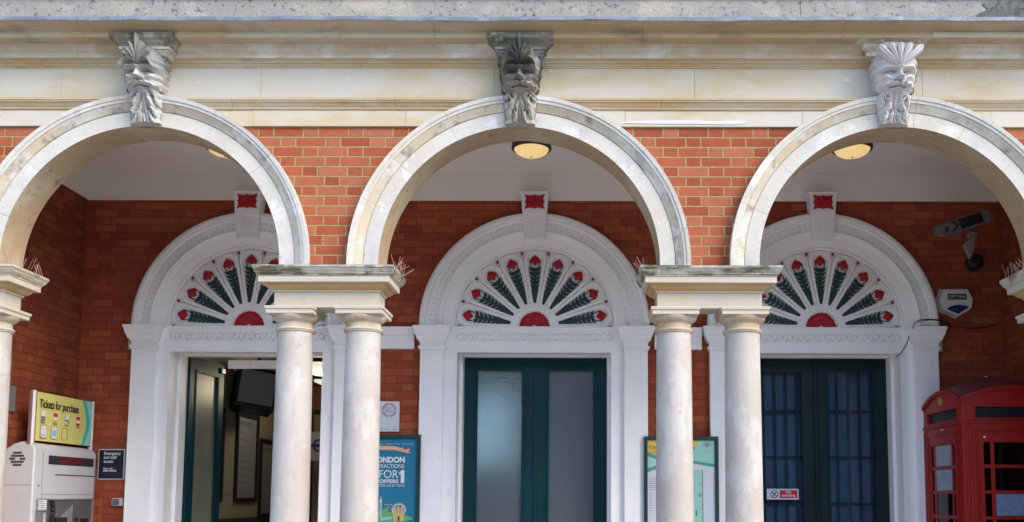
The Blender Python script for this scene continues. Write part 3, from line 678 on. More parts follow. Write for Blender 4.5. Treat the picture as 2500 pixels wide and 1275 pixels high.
    plate(g, [[(c-tr(4.33)-.004, 4.3305), (c+tr(4.33)+.004, 4.3305), (c+tr(zt)+.004, zt-.02), (c-tr(zt)-.004, zt-.02)]], 2.118, DY-.013)
    plate(g, [[(c-.140, zt-.0195), (c+.140, zt-.0195), (c+.143, zt), (c-.143, zt)]], 2.105, DY-.013)
    kb = obj("keystone_block", g, WHITE, bld)
    g = B(); cz = 4.475; pts = []
    for i in range(64):
        a = 2*pi*i/64+pi/4; q = max(abs(cos(a)), abs(sin(a))); rr = .074/q*(1-.13*abs(sin(4*(a)))**1.0+.03*cos(a*16)); pts.append((c+rr*cos(a)*1.30, cz+rr*sin(a)*.92))
    relief(g, pts, c, cz, 2.104, 2.097, 2.1178)
    for i in range(8): a = i*pi/4+pi/8; relief(g, [(c+.05*cos(a)*1.1+.022*cos(a+b)*(1.4 if abs(sin(b)) < .5 else .7), cz+.042*sin(a)+.022*sin(a+b)*(1 if abs(sin(b)) < .5 else .7)) for b in [j*pi/5 for j in range(10)]], c+.05*cos(a)*1.1, cz+.042*sin(a), 2.096, 2.090, 2.104)
    relief(g, circ(c, cz, .017, 12), c, cz, 2.092, 2.084, 2.1)
    obj("rosette", g, REDP, kb)
    # fan light
    yF = 2.272; zf = 3.272
    g = B(); plate(g, [[(c-.79, zf-.02), (c+.79, zf-.02)]+[(c+.79*cos(pi*i/48), zf+.79*sin(pi*i/48)) for i in range(49)]], yF+.022, yF+.06)
    fan = obj("fanlight", g, WHITE, bld)
    g = B(); g2 = B()
    plate(g, [circ(c, zf, .205, 40, 0, pi, False), circ(c, zf+.002, .158, 40, 0.02, pi-.02, False)[::-1]], yF-.004, yF+.04)
    for k in range(9):
        a = radians(10+20*k); ca, sa = cos(a), sin(a)
        def PL(r, w_): return (c+r*ca-w_*sa, zf+r*sa+w_*ca)
        def loop(inset, r0):
            rc = .655; R_ = .1125-inset; o_ = [PL(r0, -(.028+(r0-.2)*.155)+inset)]
            hw = lambda r: .1745*r-inset
            o_ = [PL(r0, -max(.004, hw(r0)))]+[PL(rc+R_*cos(b)*.98, R_*sin(b)) for b in [-1.45+2.9*i/16 for i in range(17)]]+[PL(r0, max(.004, hw(r0)))]
            return o_
        plate(g, [loop(0, .195), loop(.027, .236)[::-1]], yF, yF+.04)
        # jagged green leaf and red flower
        lg = B(); plate(lg, [[PL(.238, -.010), PL(.30, -.021), PL(.365, -.033), PL(.380, -.034), PL(.390, -.016), PL(.390, .016), PL(.380, .034), PL(.365, .033), PL(.30, .021), PL(.238, .010)]], yF+.004, yF+.0215)
        plate(lg, [[PL(.39, -.012), PL(.56, -.007), PL(.60, 0), PL(.56, .007), PL(.39, .012)]], yF+.006, yF+.0215)
        for q in range(5):
            r_ = .380+q*.043; wq = .038+.0048*q
            for s in (-1, 1): plate(lg, [[PL(r_, s*.004), PL(r_+.002, s*.016), PL(r_+.012, s*wq*.80), PL(r_+.036, s*wq*1.04), PL(r_+.052, s*wq), PL(r_+.040, s*wq*.78), PL(r_+.036, s*wq*.40), PL(r_+.038, s*.004)]], yF+.0085-.0005*q-.0002*s, yF+.0215)
        for s in (-1, 1):
            pts = [PL(r_, s*w_) for r_, w_ in ((.55, .010), (.585, .026), (.612, .040), (.640, .048), (.655, .046))]
            tube(lg, [(x, yF+.012, z) for x, z in pts], [.004, .005, .005, .006, .009], 6)
        obj("acanthus_leaf", lg, GREENP, fan)
        lg = B(); fx, fz = PL(.665, 0); relief(lg, [(fx+cos(b+a)*.054*(1+.09*cos(b*12))/(abs(cos(b))+abs(sin(b)))**.75, fz+sin(b+a)*.054*(1+.09*cos(b*12))/(abs(cos(b))+abs(sin(b)))**.75) for b in [i*pi/24 for i in range(48)]], fx, fz, yF+.010, yF-.004, yF+.0215)
        relief(lg, flowershape(fx, fz, .034, 4, a+pi/4, .72), fx, fz, yF-.004, yF-.012, yF+.012); relief(lg, circ(fx, fz, .011, 8), fx, fz, yF-.014, yF-.018, yF)
        obj("red_flower", lg, REDP, fan)
        if k < 8:
            a2 = radians(20+20*k); x, z = c+.735*cos(a2), zf+.735*sin(a2); ct, st = cos(a2), sin(a2)
            lg = B(); plate(lg, [[(x+.020*ct-.016*st, z+.020*st+.016*ct), (x+.020*ct+.016*st, z+.020*st-.016*ct), (x-.016*ct, z-.016*st)]], yF+.002, yF+.0215)
            obj("bud", lg, REDP, fan)
            plate(g, [[(x-.014*ct-.013*st, z-.014*st+.013*ct), (x-.014*ct+.013*st, z-.014*st-.013*ct), (x-.045*ct, z-.045*st)]], yF+.004, yF+.0215)
    for s in (-1, 1):
        lg = B(); plate(lg, [[(c+s*.745, zf+.003), (c+s*.715, zf+.003), (c+s*.745, zf+.022)]], yF+.004, yF+.0215); obj("corner_bud", lg, GREENP, fan)
    obj("fan_tracery", g, WHITE, fan); g2.free()
    g = B()
    for i in range(9):
        a = pi*(i+.5)/9; x, z = c+.095*cos(a), zf+.004+.095*sin(a)
        relief(g, [(x+(.052*cos(b)*1.0), max(zf+.003, z+.052*sin(b)*(1+.12*cos(5*b)))) for b in [j*pi/8 for j in range(16)]], x, z, yF+.016-.001*(i % 2), yF+.001-.001*(i % 2), yF+.041)
    for i in range(5):
        a = pi*(i+.5)/5; x, z = c+.045*cos(a), zf+.010+.045*sin(a)
        relief(g, circ(x, z, .028, 10), x, z, yF-.001-.0006*i, yF-.010-.0006*i, yF+.02)
    obj("half_rosette", g, REDP, fan)
    return sur
for c, lb in ((-S, "white surround of the open left doorway"), (0, "white surround of the middle doorway"), (S, "white surround of the right doorway with a cable over it")): doorway(c, lb)
# string course between doorways
for x0, x1 in ((-S+1.171, -1.171), (1.171, S-1.171)):
    g = B(); box(g, x0, x1, DY-.03, DY-.0006, 3.047, 3.25)
    for z0, z1, pr in ((3.05, 3.068, .045), (3.113, 3.128, .042), (3.178, 3.188, .055), (3.188, 3.262, .064)): box(g, x0, x1, DY-.0-pr, DY-.0301, z0, z1-.0005)
    obj("string_course", g, WHITE, bld)

# ---- doors
def leaf(c, x0, x1, mat, gmat, yb=2.60, bars=False, lab=None):
    """a door leaf with a tall glazed panel"""
    gz0, gz1 = .95, 2.892; st = .122
    g = B(); plate(g, [[(x0, .03), (x1, .03), (x1, 3.028), (x0, 3.028)], [(x0+st, gz0), (x0+st, gz1), (x1-st, gz1), (x1-st, gz0)]], yb-.022, yb+.022)
    d = obj("door", g, mat, bld, label=lab)
    g = B()
    for q, (o_, p_) in enumerate(((0, .030), (.012, .026))):
        a, b, e, f_ = x0+st-.012+o_, x1-st+.012-o_, gz0-.012+o_, gz1+.012-o_
        plate(g, [[(a, e), (b, e), (b, f_), (a, f_)], [(a+.0115, e+.0115), (a+.0115, f_-.0115), (b-.0115, f_-.0115), (b-.0115, e+.0115)]], yb-p_, yb-.0225 if q == 0 else yb-.001)
    plate(g, [[(x0+.1, .15), (x1-.1, .15), (x1-.1, .8), (x0+.1, .8)]], yb-.030, yb-.0225)
    obj("moulding", g, mat, d)
    g = B(); box(g, x0+st-.004, x1-st+.004, yb-.002, yb+.003, gz0-.004, gz1+.004); obj("glass_pane", g, gmat, d)
    if bars:
        g = B(); 
        for i in range(4):
            x = x0+st+.105+.112*i if x1 > S+.1 else x1-st-.045-.112*i; box(g, x-.010, x+.010, yb+.026, yb+.034, .9, 3.0)
        for z in (2.48, 2.02, 1.56, 1.1): box(g, x0+.05, x1-.05, yb+.0342, yb+.042, z-.014, z+.014)
        obj("security_bar", g, BARM, d)
        g = B(); box(g, x0+.03, x1-.03, yb+.07, yb+.075, .5, 3.02); obj("blind", g, BLIND, d)
    return d
leaf(0, -.712, -.003, TEAL, FROST, lab="left leaf of the closed teal double door")
leaf(0, .003, .712, TEAL, FROST, lab="right leaf of the closed teal double door")
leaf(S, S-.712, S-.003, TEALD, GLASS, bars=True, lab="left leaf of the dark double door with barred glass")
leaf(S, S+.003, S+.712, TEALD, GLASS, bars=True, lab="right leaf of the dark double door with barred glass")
for c, m_ in ((0, TEAL), (S, TEALD)):
    g = B(); box(g, c-.014, c+.014, 2.563, 2.5765, .03, 3.027, bev=.003)
    if c == S:
        for s in (-.028, .028): box(g, c+s-.004, c+s+.004, 2.570, 2.577, .03, 3.02)
    obj("meeting_bead", g, m_, bld)
# open leaf of the left doorway, swung into the hall
dl = leaf(-S, -S-.712, -S-.003, TEAL, OLIVEG, lab="teal door leaf standing open into the hall")
hx, hy = -S-.714, 2.615
A = Matrix.Translation((hx, hy, 0)) @ Matrix.Rotation(radians(84), 4, 'Z') @ Matrix.Translation((S+.712, -2.60, 0))
dl.matrix_local = A
g = B(); box(g, -S-.10, -S-.02, 2.553, 2.577, 2.93, 2.99, bev=.006); cl = obj("door_closer", g, STEEL, dl)
g = B(); box(g, -S+.71-.06, -S+.712, 2.60, 2.64, .03, 3.0); obj("door_post", g, TEALD, bld)

# ---- hall behind the doors
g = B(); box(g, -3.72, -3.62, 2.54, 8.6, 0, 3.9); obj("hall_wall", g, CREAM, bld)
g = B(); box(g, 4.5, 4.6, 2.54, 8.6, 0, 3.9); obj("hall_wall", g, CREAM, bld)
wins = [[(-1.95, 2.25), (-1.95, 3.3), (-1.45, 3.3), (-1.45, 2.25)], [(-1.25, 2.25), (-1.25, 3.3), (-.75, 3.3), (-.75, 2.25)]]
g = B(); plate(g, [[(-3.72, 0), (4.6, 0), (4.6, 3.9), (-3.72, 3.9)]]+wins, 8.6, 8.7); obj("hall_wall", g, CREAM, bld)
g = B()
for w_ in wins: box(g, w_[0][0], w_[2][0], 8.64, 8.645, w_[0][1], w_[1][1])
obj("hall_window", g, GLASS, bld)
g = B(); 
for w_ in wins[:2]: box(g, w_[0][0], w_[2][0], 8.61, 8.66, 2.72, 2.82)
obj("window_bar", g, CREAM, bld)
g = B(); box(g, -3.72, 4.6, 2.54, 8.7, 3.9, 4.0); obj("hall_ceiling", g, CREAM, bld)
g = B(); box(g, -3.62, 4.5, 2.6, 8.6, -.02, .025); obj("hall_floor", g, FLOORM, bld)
g = B(); box(g, -3.619, -3.60, 2.7, 8.5, .03, 1.36); obj("dark_dado", g, CHAR, bld)
g = B(); box(g, -3.25, -1.6, 6.2, 6.35, 0, 2.75); pt = obj("hall_partition", g, CREAM, bld); 
g = B(); box(g, -3.5, -1.1, 6.0, 6.1, 2.80, 3.12); obj("hall_beam", g, surf("varnished wood", (.16, .06, .025), rough=.5), bld)

# ------------------------------------------------------------------ things in the hall
t = root("display_screen", "dark boxy screen hung from the ceiling inside the open doorway", "screen", (-3.36, 4.1, 2.84))
g = B(); box(g, -.23, .23, -.19, .19, -.24, .24, bev=.015); tube(g, [(0, .0, .2), (0, .0, 1.17)], .018, 10); o1 = obj("casing", g, BLACK); o1.parent = t
g = B(); box(g, -.195, .195, -.194, -.1885, -.20, .19); o2 = obj("screen", g, surf("screen glass", (.22, .22, .26), rough=.3, spec=.6)); o2.parent = t
t.rotation_euler = (radians(-8), radians(8), radians(28))
def wallposter(y0, y1, z0, z1, lab, mt=PAPER):
    t = root("wall_poster", lab, "poster", (-3.62, (y0+y1)/2, z0), "posters on the hall wall")
    g = B(); plate(g, [[(y0, z0), (y1, z0), (y1, z1), (y0, z1)], [(y0+.05, z0+.05), (y0+.05, z1-.05), (y1-.05, z1-.05), (y1-.05, z0+.05)]], -3.59, -3.6195, axis='x'); obj("frame", g, BLACK, t)
    g = B(); box(g, -3.6195, -3.612, y0+.05, y1-.05, z0+.05, z1-.05); obj("sheet", g, mt, t)
    g = B(); rs = random.Random(int(y0*10))
    for q in range(9):
        z = z1-.16-q*(z1-z0-.3)/9; box(g, -3.6118, -3.6105, y0+.09, y0+.09+(y1-y0-.2)*rs.uniform(.4, 1), z, z+.012+(.05 if q == 0 else 0))
    obj("print", g, INKG, t)
DIMP = plain("dim paper", (.22, .22, .23))  # paper with the dimness of the hall put into its colour
wallposter(3.22, 3.86, 1.55, 2.62, "framed notice on the hall wall nearest the open door", DIMP)
wallposter(4.25, 5.0, 1.55, 2.62, "framed notice on the hall wall under the screen", DIMP)
wallposter(5.1, 6.0, 1.35, 2.35, "pale notice on the hall wall farthest from the door", DIMP)
t = root("pendant_lamp", "lit bowl lamp on the hall ceiling seen beside the column", "lamp", (-2.66, 4.4, 3.12))
g = B(); lathe(g, [(.001, 3.06), (.09, 3.07), (.16, 3.10), (.205, 3.15), (.22, 3.21)], -2.66, 4.4, 36, cap=False); obj("bowl", g, LAMPI, t, smooth=60)
g = B(); lathe(g, [(.222, 3.20), (.232, 3.21), (.232, 3.24), (.02, 3.26), (.02, 3.9)], -2.66, 4.4, 24, cap=False); obj("ring", g, BROWNM, t)
pl = bpy.data.lights.new("lamp_glow", 'POINT'); pl.energy = 5; pl.color = (1, .86, .6); pl.shadow_soft_size = .15
po = bpy.data.objects.new("lamp_glow", pl); sc.collection.objects.link(po); po.parent = t; po.location = (0, 0, -.2)
t = root("ceiling_panel_light", "small lit square light far back in the hall", "light", (-3.2, 6.8, 3.4))
g = B(); box(g, -3.38, -3.12, 6.6, 7.4, 3.26, 3.30); obj("diffuser", g, LAMPI, t); g = B(); box(g, -3.42, -3.08, 6.56, 7.44, 3.301, 3.899); obj("housing", g, CHAR, t)
t = root("roundel_sign", "dim transport roundel sign hanging inside the hall", "sign", (-2.93, 5.4, 2.1))
g = B(); box(g, -3.2, -2.7, 5.42, 5.43, 2.08, 2.46); obj("board", g, DIMP, t)
g = B(); plate(g, [circ(-2.95, 2.28, .085, 28), circ(-2.95, 2.28, .060, 28)[::-1]], 5.414, 5.4195); box(g, -3.06, -2.84, 5.410, 5.4135, 2.26, 2.30); obj("roundel", g, DKBLUE, t)
t = root("hanging_board", "white board hung across the head of the open doorway", "board", (-2.75, 2.66, 2.93))
g = B(); box(g, -3.13, -2.90, 2.655, 2.675, 2.905, 2.99); obj("panel", g, WHITE, t); g = B(); box(g, -2.895, -2.4, 2.655, 2.675, 2.905, 2.99); obj("panel", g, WHITE, t)

# ------------------------------------------------------------------ arcade ceiling lamps
lampx = (-2.72, .01, 2.86); lampl = ("lit bowl lamp half hidden behind the left arch", "lit bowl lamp in full view under the middle arch", "lit bowl lamp partly cut by the right arch")
t = root("ceiling_lamp", lampl[1], "ceiling lamp", (.01, 1.32, 4.81), "bowl lamps under the arcade ceiling")
g = B(); lathe(g, [(.155, 4.812), (.176, 4.812), (.178, 4.700), (.172, 4.694), (.158, 4.690), (.150, 4.70)], .01, 1.32, 48, cap=False); obj("rim", g, BROWNM, t, smooth=40)
g = B(); lathe(g, [(.155, 4.697), (.140, 4.672), (.11, 4.652), (.07, 4.638), (.03, 4.632), (.004, 4.631)], .01, 1.32, 48, cap=False); obj("glass_bowl", g, LAMPG, t, smooth=60)
g = B(); lathe(g, [(.001, 4.622), (.008, 4.624), (.009, 4.631), (.001, 4.633)], .01, 1.32, 12, cap=False); obj("finial", g, GOLD, t)
for i in (0, 2): dup(t, (lampx[i], 1.32, 4.81), lampl[i])

# ------------------------------------------------------------------ notices and posters
yW = DY
def framed(x0, x1, ztop, zbot, lab, sheet):
    t = root("framed_poster", lab, "poster", ((x0+x1)/2, yW, zbot), "large framed posters between the doorways")
    a, b = x0, x1; y = CY-.008
    g = B(); plate(g, [[(a, zbot), (b, zbot), (b, ztop), (a, ztop)], [(a+.034, zbot+.034), (a+.034, ztop-.034), (b-.034, ztop-.034), (b-.034, zbot+.034)]], y-.032, y)
    plate(g, [[(a+.010, zbot+.010), (b-.010, zbot+.010), (b-.010, ztop-.010), (a+.010, ztop-.010)], [(a+.030, zbot+.030), (a+.030, ztop-.030), (b-.030, ztop-.030), (b-.030, zbot+.030)]], y-.040, y-.0322)
    obj("frame", g, FRAME, t)
    g = B(); box(g, a+.034, b-.034, y-.012, y-.004, zbot+.034, ztop-.034); obj("sheet", g, sheet, t)
    return t, y-.0125
t, y = framed(-1.775, -1.072, 2.205, .95, "blue attractions poster in a dark frame left of the middle door", PBLUE)
rx = -1.178                                # right edge of the lettering
def fit(o, wid, right):
    """scale lettering across to a given width, keeping its right edge"""
    xs = [v.co.x for v in o.data.vertices]; a, b = min(xs), max(xs); k = wid/(b-a); base = right-o["_w"][0]
    for v in o.data.vertices: v.co.x = base+(v.co.x-b)*k
    return o
def T(b_, s_, z_, mt=PAPER, bold=0, sx=1, nm="lettering", x=rx, al='RIGHT'): return text(nm, b_, s_, facing(x, y-.001, z_), mt, t, bold=bold, align=al, sx=sx)
fit(T("LONDON", .072, 1.942, bold=.0032), .302, -1.222); fit(T("ATTRACTIONS:", .054, 1.888), .315, -1.222); fit(T("2FOR", .108, 1.793), .236, -1.282); 
g = B(); plate(g, [[(-1.258, 1.745), (-1.224, 1.745), (-1.224, 1.868), (-1.250, 1.868), (-1.276, 1.842), (-1.276, 1.826), (-1.258, 1.834)]], y-.0016, y-.001); obj("numeral", g, PAPER, t)
fit(T("OFFERS", .048, 1.745, bold=.0014), .184, -1.280); fit(T("WHEN YOU GO BY TRAIN", .033, 1.709), .325, -1.222); fit(T("Theatres - Museums - Galleries - Tours - Towns Parks", .017, 2.112), .47, -1.14)
g = B(); pts = [(-1.76, 2.04), (-1.5, 2.062), (-1.32, 2.058), (-1.20, 2.030), (-1.165, 2.034), (-1.19, 2.052), (-1.17, 2.072), (-1.23, 2.068), (-1.32, 2.095), (-1.5, 2.100), (-1.76, 2.08)]
plate(g, [pts], y-.002, y); obj("ribbon", g, ORNG, t); text("lettering", "the widest choice of", .032, facing(-1.24, y-.003, 2.068), PAPER, t, align='RIGHT', sx=.9)
g = B()
def ill(pts, mi, d=0): plate(g, [pts], y-.001-d, y, mi=mi)
ill([(-1.74+.0+.6*i/18, 1.42+.055*sin(pi*i/18)) for i in range(19)]+[(-1.14-.6*i/18, 1.40-.05*sin(pi*i/18)) for i in range(19)], 0)
ill([(-1.66+.10*i, 1.47+.06*(i % 2)) for i in range(4)]+[(-1.38, 1.40), (-1.66, 1.40)], 0, .0004)
for i in range(3): x_ = -1.31+.035*i; ill([(x_-.014, 1.40), (x_+.014, 1.40), (x_+.014, 1.51), (x_+.006, 1.52), (x_, 1.55), (x_-.006, 1.52), (x_-.014, 1.51)], 1, .001)
ill([(-1.32, 1.385), (-1.22, 1.385), (-1.22, 1.46), (-1.32, 1.46)], 1, .0016); ill([(-1.278, 1.385), (-1.262, 1.385), (-1.262, 1.43), (-1.278, 1.43)], 2, .002)
ill([(-1.455, 1.42), (-1.432, 1.42), (-1.432, 1.585), (-1.4435, 1.625), (-1.455, 1.585)], 3, .001); ill(circ(-1.4435, 1.572, .009, 10), 4, .0015)
ill([(-1.45, 1.385), (-1.34, 1.40), (-1.33, 1.425), (-1.44, 1.42)], 5, .0012); ill([(-1.36, 1.34), (-1.20, 1.35), (-1.18, 1.375), (-1.34, 1.365)], 6, .0022)
plate(g, [circ(-1.27, 1.485, .062, 28), circ(-1.27, 1.485, .054, 28)[::-1]], y-.0012, y, mi=4)
for i in range(13): a = pi*i/12; ill(circ(-1.27+.070*cos(a), 1.485+.070*sin(a), .0045, 6), 4, .0012)
for x_ in (-1.40, -1.375, -1.345): ill([(x_-.012, 1.535), (x_, 1.545), (x_+.012, 1.535), (x_, 1.538)], 4, .001)
obj("illustration", g, [PGREEN, SANDC, INK, LILAC, PAPER, SKYB, DKBLUE], t)

t, y = framed(1.058, 1.768, 2.197, .95, "green and white station information poster in a dark frame right of the middle door", PAPER)
g = B(); xa, xb, zt, = 1.093, 1.733, 2.162
def curve_(f, n=16): return [(xa+(xb-xa)*i/n, f(i/n)) for i in range(n+1)]
top = [(xb, zt), (xa, zt)]
plate(g, [curve_(lambda s: 1.89-.0+.11*sin(pi*min(1, s*1.05))**.8 if s < .5 else 1.995-.19*(s-.5)*.7)+top], y-.001, y, mi=0)     # mint field
plate(g, [[(xa, 2.045), (xa+.10, 2.012), (xa+.2, 2.0), (xa+.34, 2.03), (xa+.45, 2.10), (xa+.50, zt), (xa, zt)]], y-.002, y-.0011, mi=2)
plate(g, [[(xa, 2.045), (xa+.10, 2.012), (xa+.2, 2.0), (xa+.2, 1.965), (xa+.1, 1.975), (xa, 2.01)]], y-.0024, y-.0011, mi=1)
plate(g, [[(xa, 1.895), (xa+.12, 1.938), (xa+.24, 1.965), (xa+.4, 1.975), (xb, 1.935), (xb, 1.905), (xa+.45, 1.938), (xa+.26, 1.93), (xa+.12, 1.90), (xa, 1.855)]], y-.0028, y-.0011, mi=1)
box(g, xa+.36, xa+.518, y-.002, y-.0005, 1.28, 1.88, mi=0); box(g, xa+.518, xa+.526, y-.003, y-.0005, 1.28, 1.88, mi=3); 
for z_, q in ((1.74, 4), (1.64, 5), (1.52, 4)): plate(g, [circ(xa+.495, z_, .016, 12), circ(xa+.495, z_, .009, 12)[::-1]], y-.0032, y-.0021, mi=q)
box(g, xa+.455, xa+.468, y-.003, y-.0021, 1.44, 1.50, mi=3)
rs = random.Random(2)
for q in range(7): box(g, xa+.012, xa+.012+rs.uniform(.05, .07) if q == 0 else xa+.20, y-.0015, y-.0004, 1.800-q*.0185, 1.804-q*.0185, mi=3)
for q in range(8): box(g, xa+.020, xa+.034, y-.0015, y-.0004, 1.652-q*.0225, 1.660-q*.0225, mi=3); box(g, xa+.042, xa+.09, y-.0015, y-.0004, 1.654-q*.0225, 1.6565-q*.0225, mi=6)
plate(g, [circ(xa+.565, 2.118, .019, 20), circ(xa+.565, 2.118, .012, 20)[::-1]], y-.003, y-.0011, mi=3); box(g, xa+.52, xa+.61, y-.0036, y-.0031, 2.110, 2.126, mi=6)
box(g, xa+.525, xa+.605, y-.002, y-.0011, 2.052, 2.057, mi=6)
obj("artwork", g, [MINT, GRN, AMBER, INKG, SKYB, SIGNRED, LILAC], t)
text("lettering", "STATION INFORMATION", .050, facing(xa+.010, y-.003, 2.074), INK, t, sx=.78); text("lettering", "North Dulwich", .030, facing(xa+.010, y-.003, 2.036), INKG, t, sx=.95)

t = root("security_notice", "small white notice with a broken grey ring above the blue poster", "notice", (-1.40, yW, 2.24))
y = yW-.012; g = B(); box(g, -1.516, -1.302, y, yW-.001, 2.241, 2.536, bev=.002); obj("plate", g, PAPER, t)
g = B()
for q in range(4): a0 = q*pi/2+.07; a1 = (q+1)*pi/2-.07; plate(g, [[(-1.402+.072*cos(a0+(a1-a0)*i/10), 2.450+.072*sin(a0+(a1-a0)*i/10)) for i in range(11)]+[(-1.402+.048*cos(a1-(a1-a0)*i/10), 2.450+.048*sin(a1-(a1-a0)*i/10)) for i in range(11)]], y-.001, y)
box(g, -1.475, -1.465, y-.001, y, 2.262, 2.272); box(g, -1.44, -1.40, y-.001, y, 2.264, 2.268); box(g, -1.36, -1.325, y-.001, y, 2.263, 2.269); obj("ring_emblem", g, LILAC, t)
text("lettering", "Secure\nStations\nScheme", .024, facing(-1.402, y-.001, 2.466), INKG, t, align='CENTER', line=.85)

t = root("emergency_notice", "black emergency and staff access notice beside the ticket machine", "notice", (-4.06, yW, 1.77))
y = yW-.016; g = B(); box(g, -4.20, -3.948, y, yW-.001, 1.77, 2.062); obj("border", g, PAPER, t); g = B(); box(g, -4.193, -3.955, y-.002, y-.0002, 1.778, 2.054); obj("panel", g, NAVY, t)
text("lettering", "Emergency\nand staff\naccess", .042, facing(-4.146, y-.003, 2.008), PAPER, t, bold=.0006, sx=.86, line=.92); text("lettering", "Please call\n0800-4960286", .024, facing(-4.146, y-.003, 1.868), PAPER, t, sx=.9, bold=.0004, line=.92)
t = root("wall_switch_box", "small grey box on the brick by the left pilaster", "box", (-3.99, yW, 1.50))
g = B(); box(g, -4.045, -3.935, yW-.035, yW-.001, 1.515, 1.592, bev=.008); obj("case", g, GREYM, t); g = B(); box(g, -4.035, -3.972, yW-.038, yW-.0352, 1.523, 1.584); obj("plate", g, DKGREY, t)
t = root("grey_wall_panel", "plain grey metal panel on the left end wall", "panel", (-4.44, .95, 2.3))
g = B(); box(g, -4.442, -4.425, .62, 1.25, 2.33, 2.55); obj("panel", g, surf("grey panel", (.16, .15, .14), rough=.6), t)

# no smoking sign on the dark door
t = root("no_smoking_sign", "red and white no smoking sign on the dark door glass", "sign", (2.45, 2.57, 1.6))
y = 2.566; g = B(); box(g, 2.30, 2.616, y, y+.004, 1.602, 1.708); obj("plate", g, PAPER, t)
g = B(); box(g, 2.428, 2.602, y-.0015, y-.0001, 1.616, 1.694); obj("red_field", g, SIGNRED, t)
g = B(); plate(g, [circ(2.374, 1.655, .038, 28), circ(2.374, 1.655, .031, 28)[::-1]], y-.001, y)
plate(g, [[(2.350, 1.683), (2.344, 1.677), (2.398, 1.627), (2.404, 1.633)]], y-.001, y); plate(g, [[(2.352, 1.634), (2.358, 1.629), (2.398, 1.675), (2.391, 1.680)]], y-.0014, y); obj("symbol", g, NAVY, t)
text("lettering", "No\nsmoking", .040, facing(2.515, y-.002, 1.664), PAPER, t, align='CENTER', bold=.0008, line=.82)

# alarm box
t = root("alarm_box", "white six sided alarm box lettered on the dark right wall", "alarm", (4.08, yW, 3.37))
hexo = [(3.972, 3.640), (4.205, 3.640), (4.250, 3.545), (4.235, 3.455), (4.105, 3.378), (3.962, 3.440), (3.930, 3.530)]
g = B(); F = [g.verts.new((a, yW-.075, b)) for a, b in hexo]; K = [g.verts.new((4.09+(a-4.09)*1.12, yW-.001, 3.51+(b-3.51)*1.12)) for a, b in hexo]
g.faces.new(F); g.faces.new(K[::-1])
for i in range(7): j = (i+1) % 7; g.faces.new([F[i], F[j], K[j], K[i]])
obj("case", g, surf("alarm plastic", (.60, .61, .58), rough=.4), t)
g = B(); box(g, 4.008, 4.192, yW-.0775, yW-.0752, 3.538, 3.594); obj("name_plate", g, INK, t)
text("lettering", "OPTYMA", .046, facing(4.1, yW-.0785, 3.550), PAPER, t, align='CENTER', sx=.92)
g = B(); plate(g, [[(4.0, 3.450), (4.03, 3.470), (4.07, 3.483), (4.12, 3.487), (4.17, 3.482), (4.212, 3.468), (4.208, 3.460), (4.105, 3.396), (4.005, 3.440)]], yW-.077, yW-.0752); obj("blue_band", g, DKBLUE, t)

# CCTV camera on its bracket
t = root("security_camera", "tilted security camera in a patched housing high on the right wall", "camera", (4.05, 1.85, 4.15))
def loc_(bm): return bm
g = B(); box(g, -.235, .245, -.06, .06, -.055, .060, bev=.008); c1 = obj("housing", g, surf("camera paint", (.15, .135, .125), rough=.5)); c1.parent = t
g = B(); box(g, -.060, .165, -.062, -.0602, -.045, .055); c2 = obj("side_panel", g, BLACK); c2.parent = t
g = B()
for pts in ([(-.16, -.045), (-.10, .0), (-.14, .055), (-.10, .055), (-.065, .0), (-.12, -.045)], [(-.09, .03), (-.05, .05), (.0, -.01), (-.03, -.02), (-.07, .025)], [(-.225, -.03), (-.18, -.03), (-.175, .02), (-.21, .028)]): plate(g, [pts], -.0625, -.0605)
c3 = obj("dark_marking", g, CHAR); c3.parent = t
g = B(); box(g, -.29, .22, -.066, .066, .061, .068); plate(g, [[(-.30, .0), (-.235, -.05), (-.235, .055), (-.29, .055)]], -.055, .055); box(g, -.18, .24, -.072, .072, -.066, -.0555); c4 = obj("sunshield", g, surf("shield paint", (.15, .14, .13), rough=.5)); c4.parent = t
t.rotation_euler = (radians(4), radians(-17), radians(-8)); t.location = (4.03, 1.80, 4.17); t.scale = (.93, .93, .93)
t = root("camera_bracket", "pale wedge bracket with black mounting ball below the security camera", "bracket", (4.1, 2.2, 3.85))
g = B(); plate(g, [[(4.045, 3.99), (4.095, 4.055), (4.145, 4.055), (4.135, 3.98), (4.12, 3.91), (4.095, 3.86)]], 1.84, 1.90); box(g, 4.08, 4.13, 1.83, 1.88, 4.055, 4.10, bev=.005); tube(g, [(4.12, 1.85, 4.075), (4.16, 1.85, 4.085)], .02, 10); obj("arm", g, surf("bracket paint", (.22, .20, .19), rough=.5), t)
g = B(); bmesh.ops.create_uvsphere(g, u_segments=24, v_segments=14, radius=.085, matrix=Matrix.Translation((4.27, 2.18, 3.90))); tube(g, [(4.12, 1.9, 3.92), (4.27, 2.17, 3.90)], .03, 10); obj("ball_mount", g, BLACK, t, smooth=80)

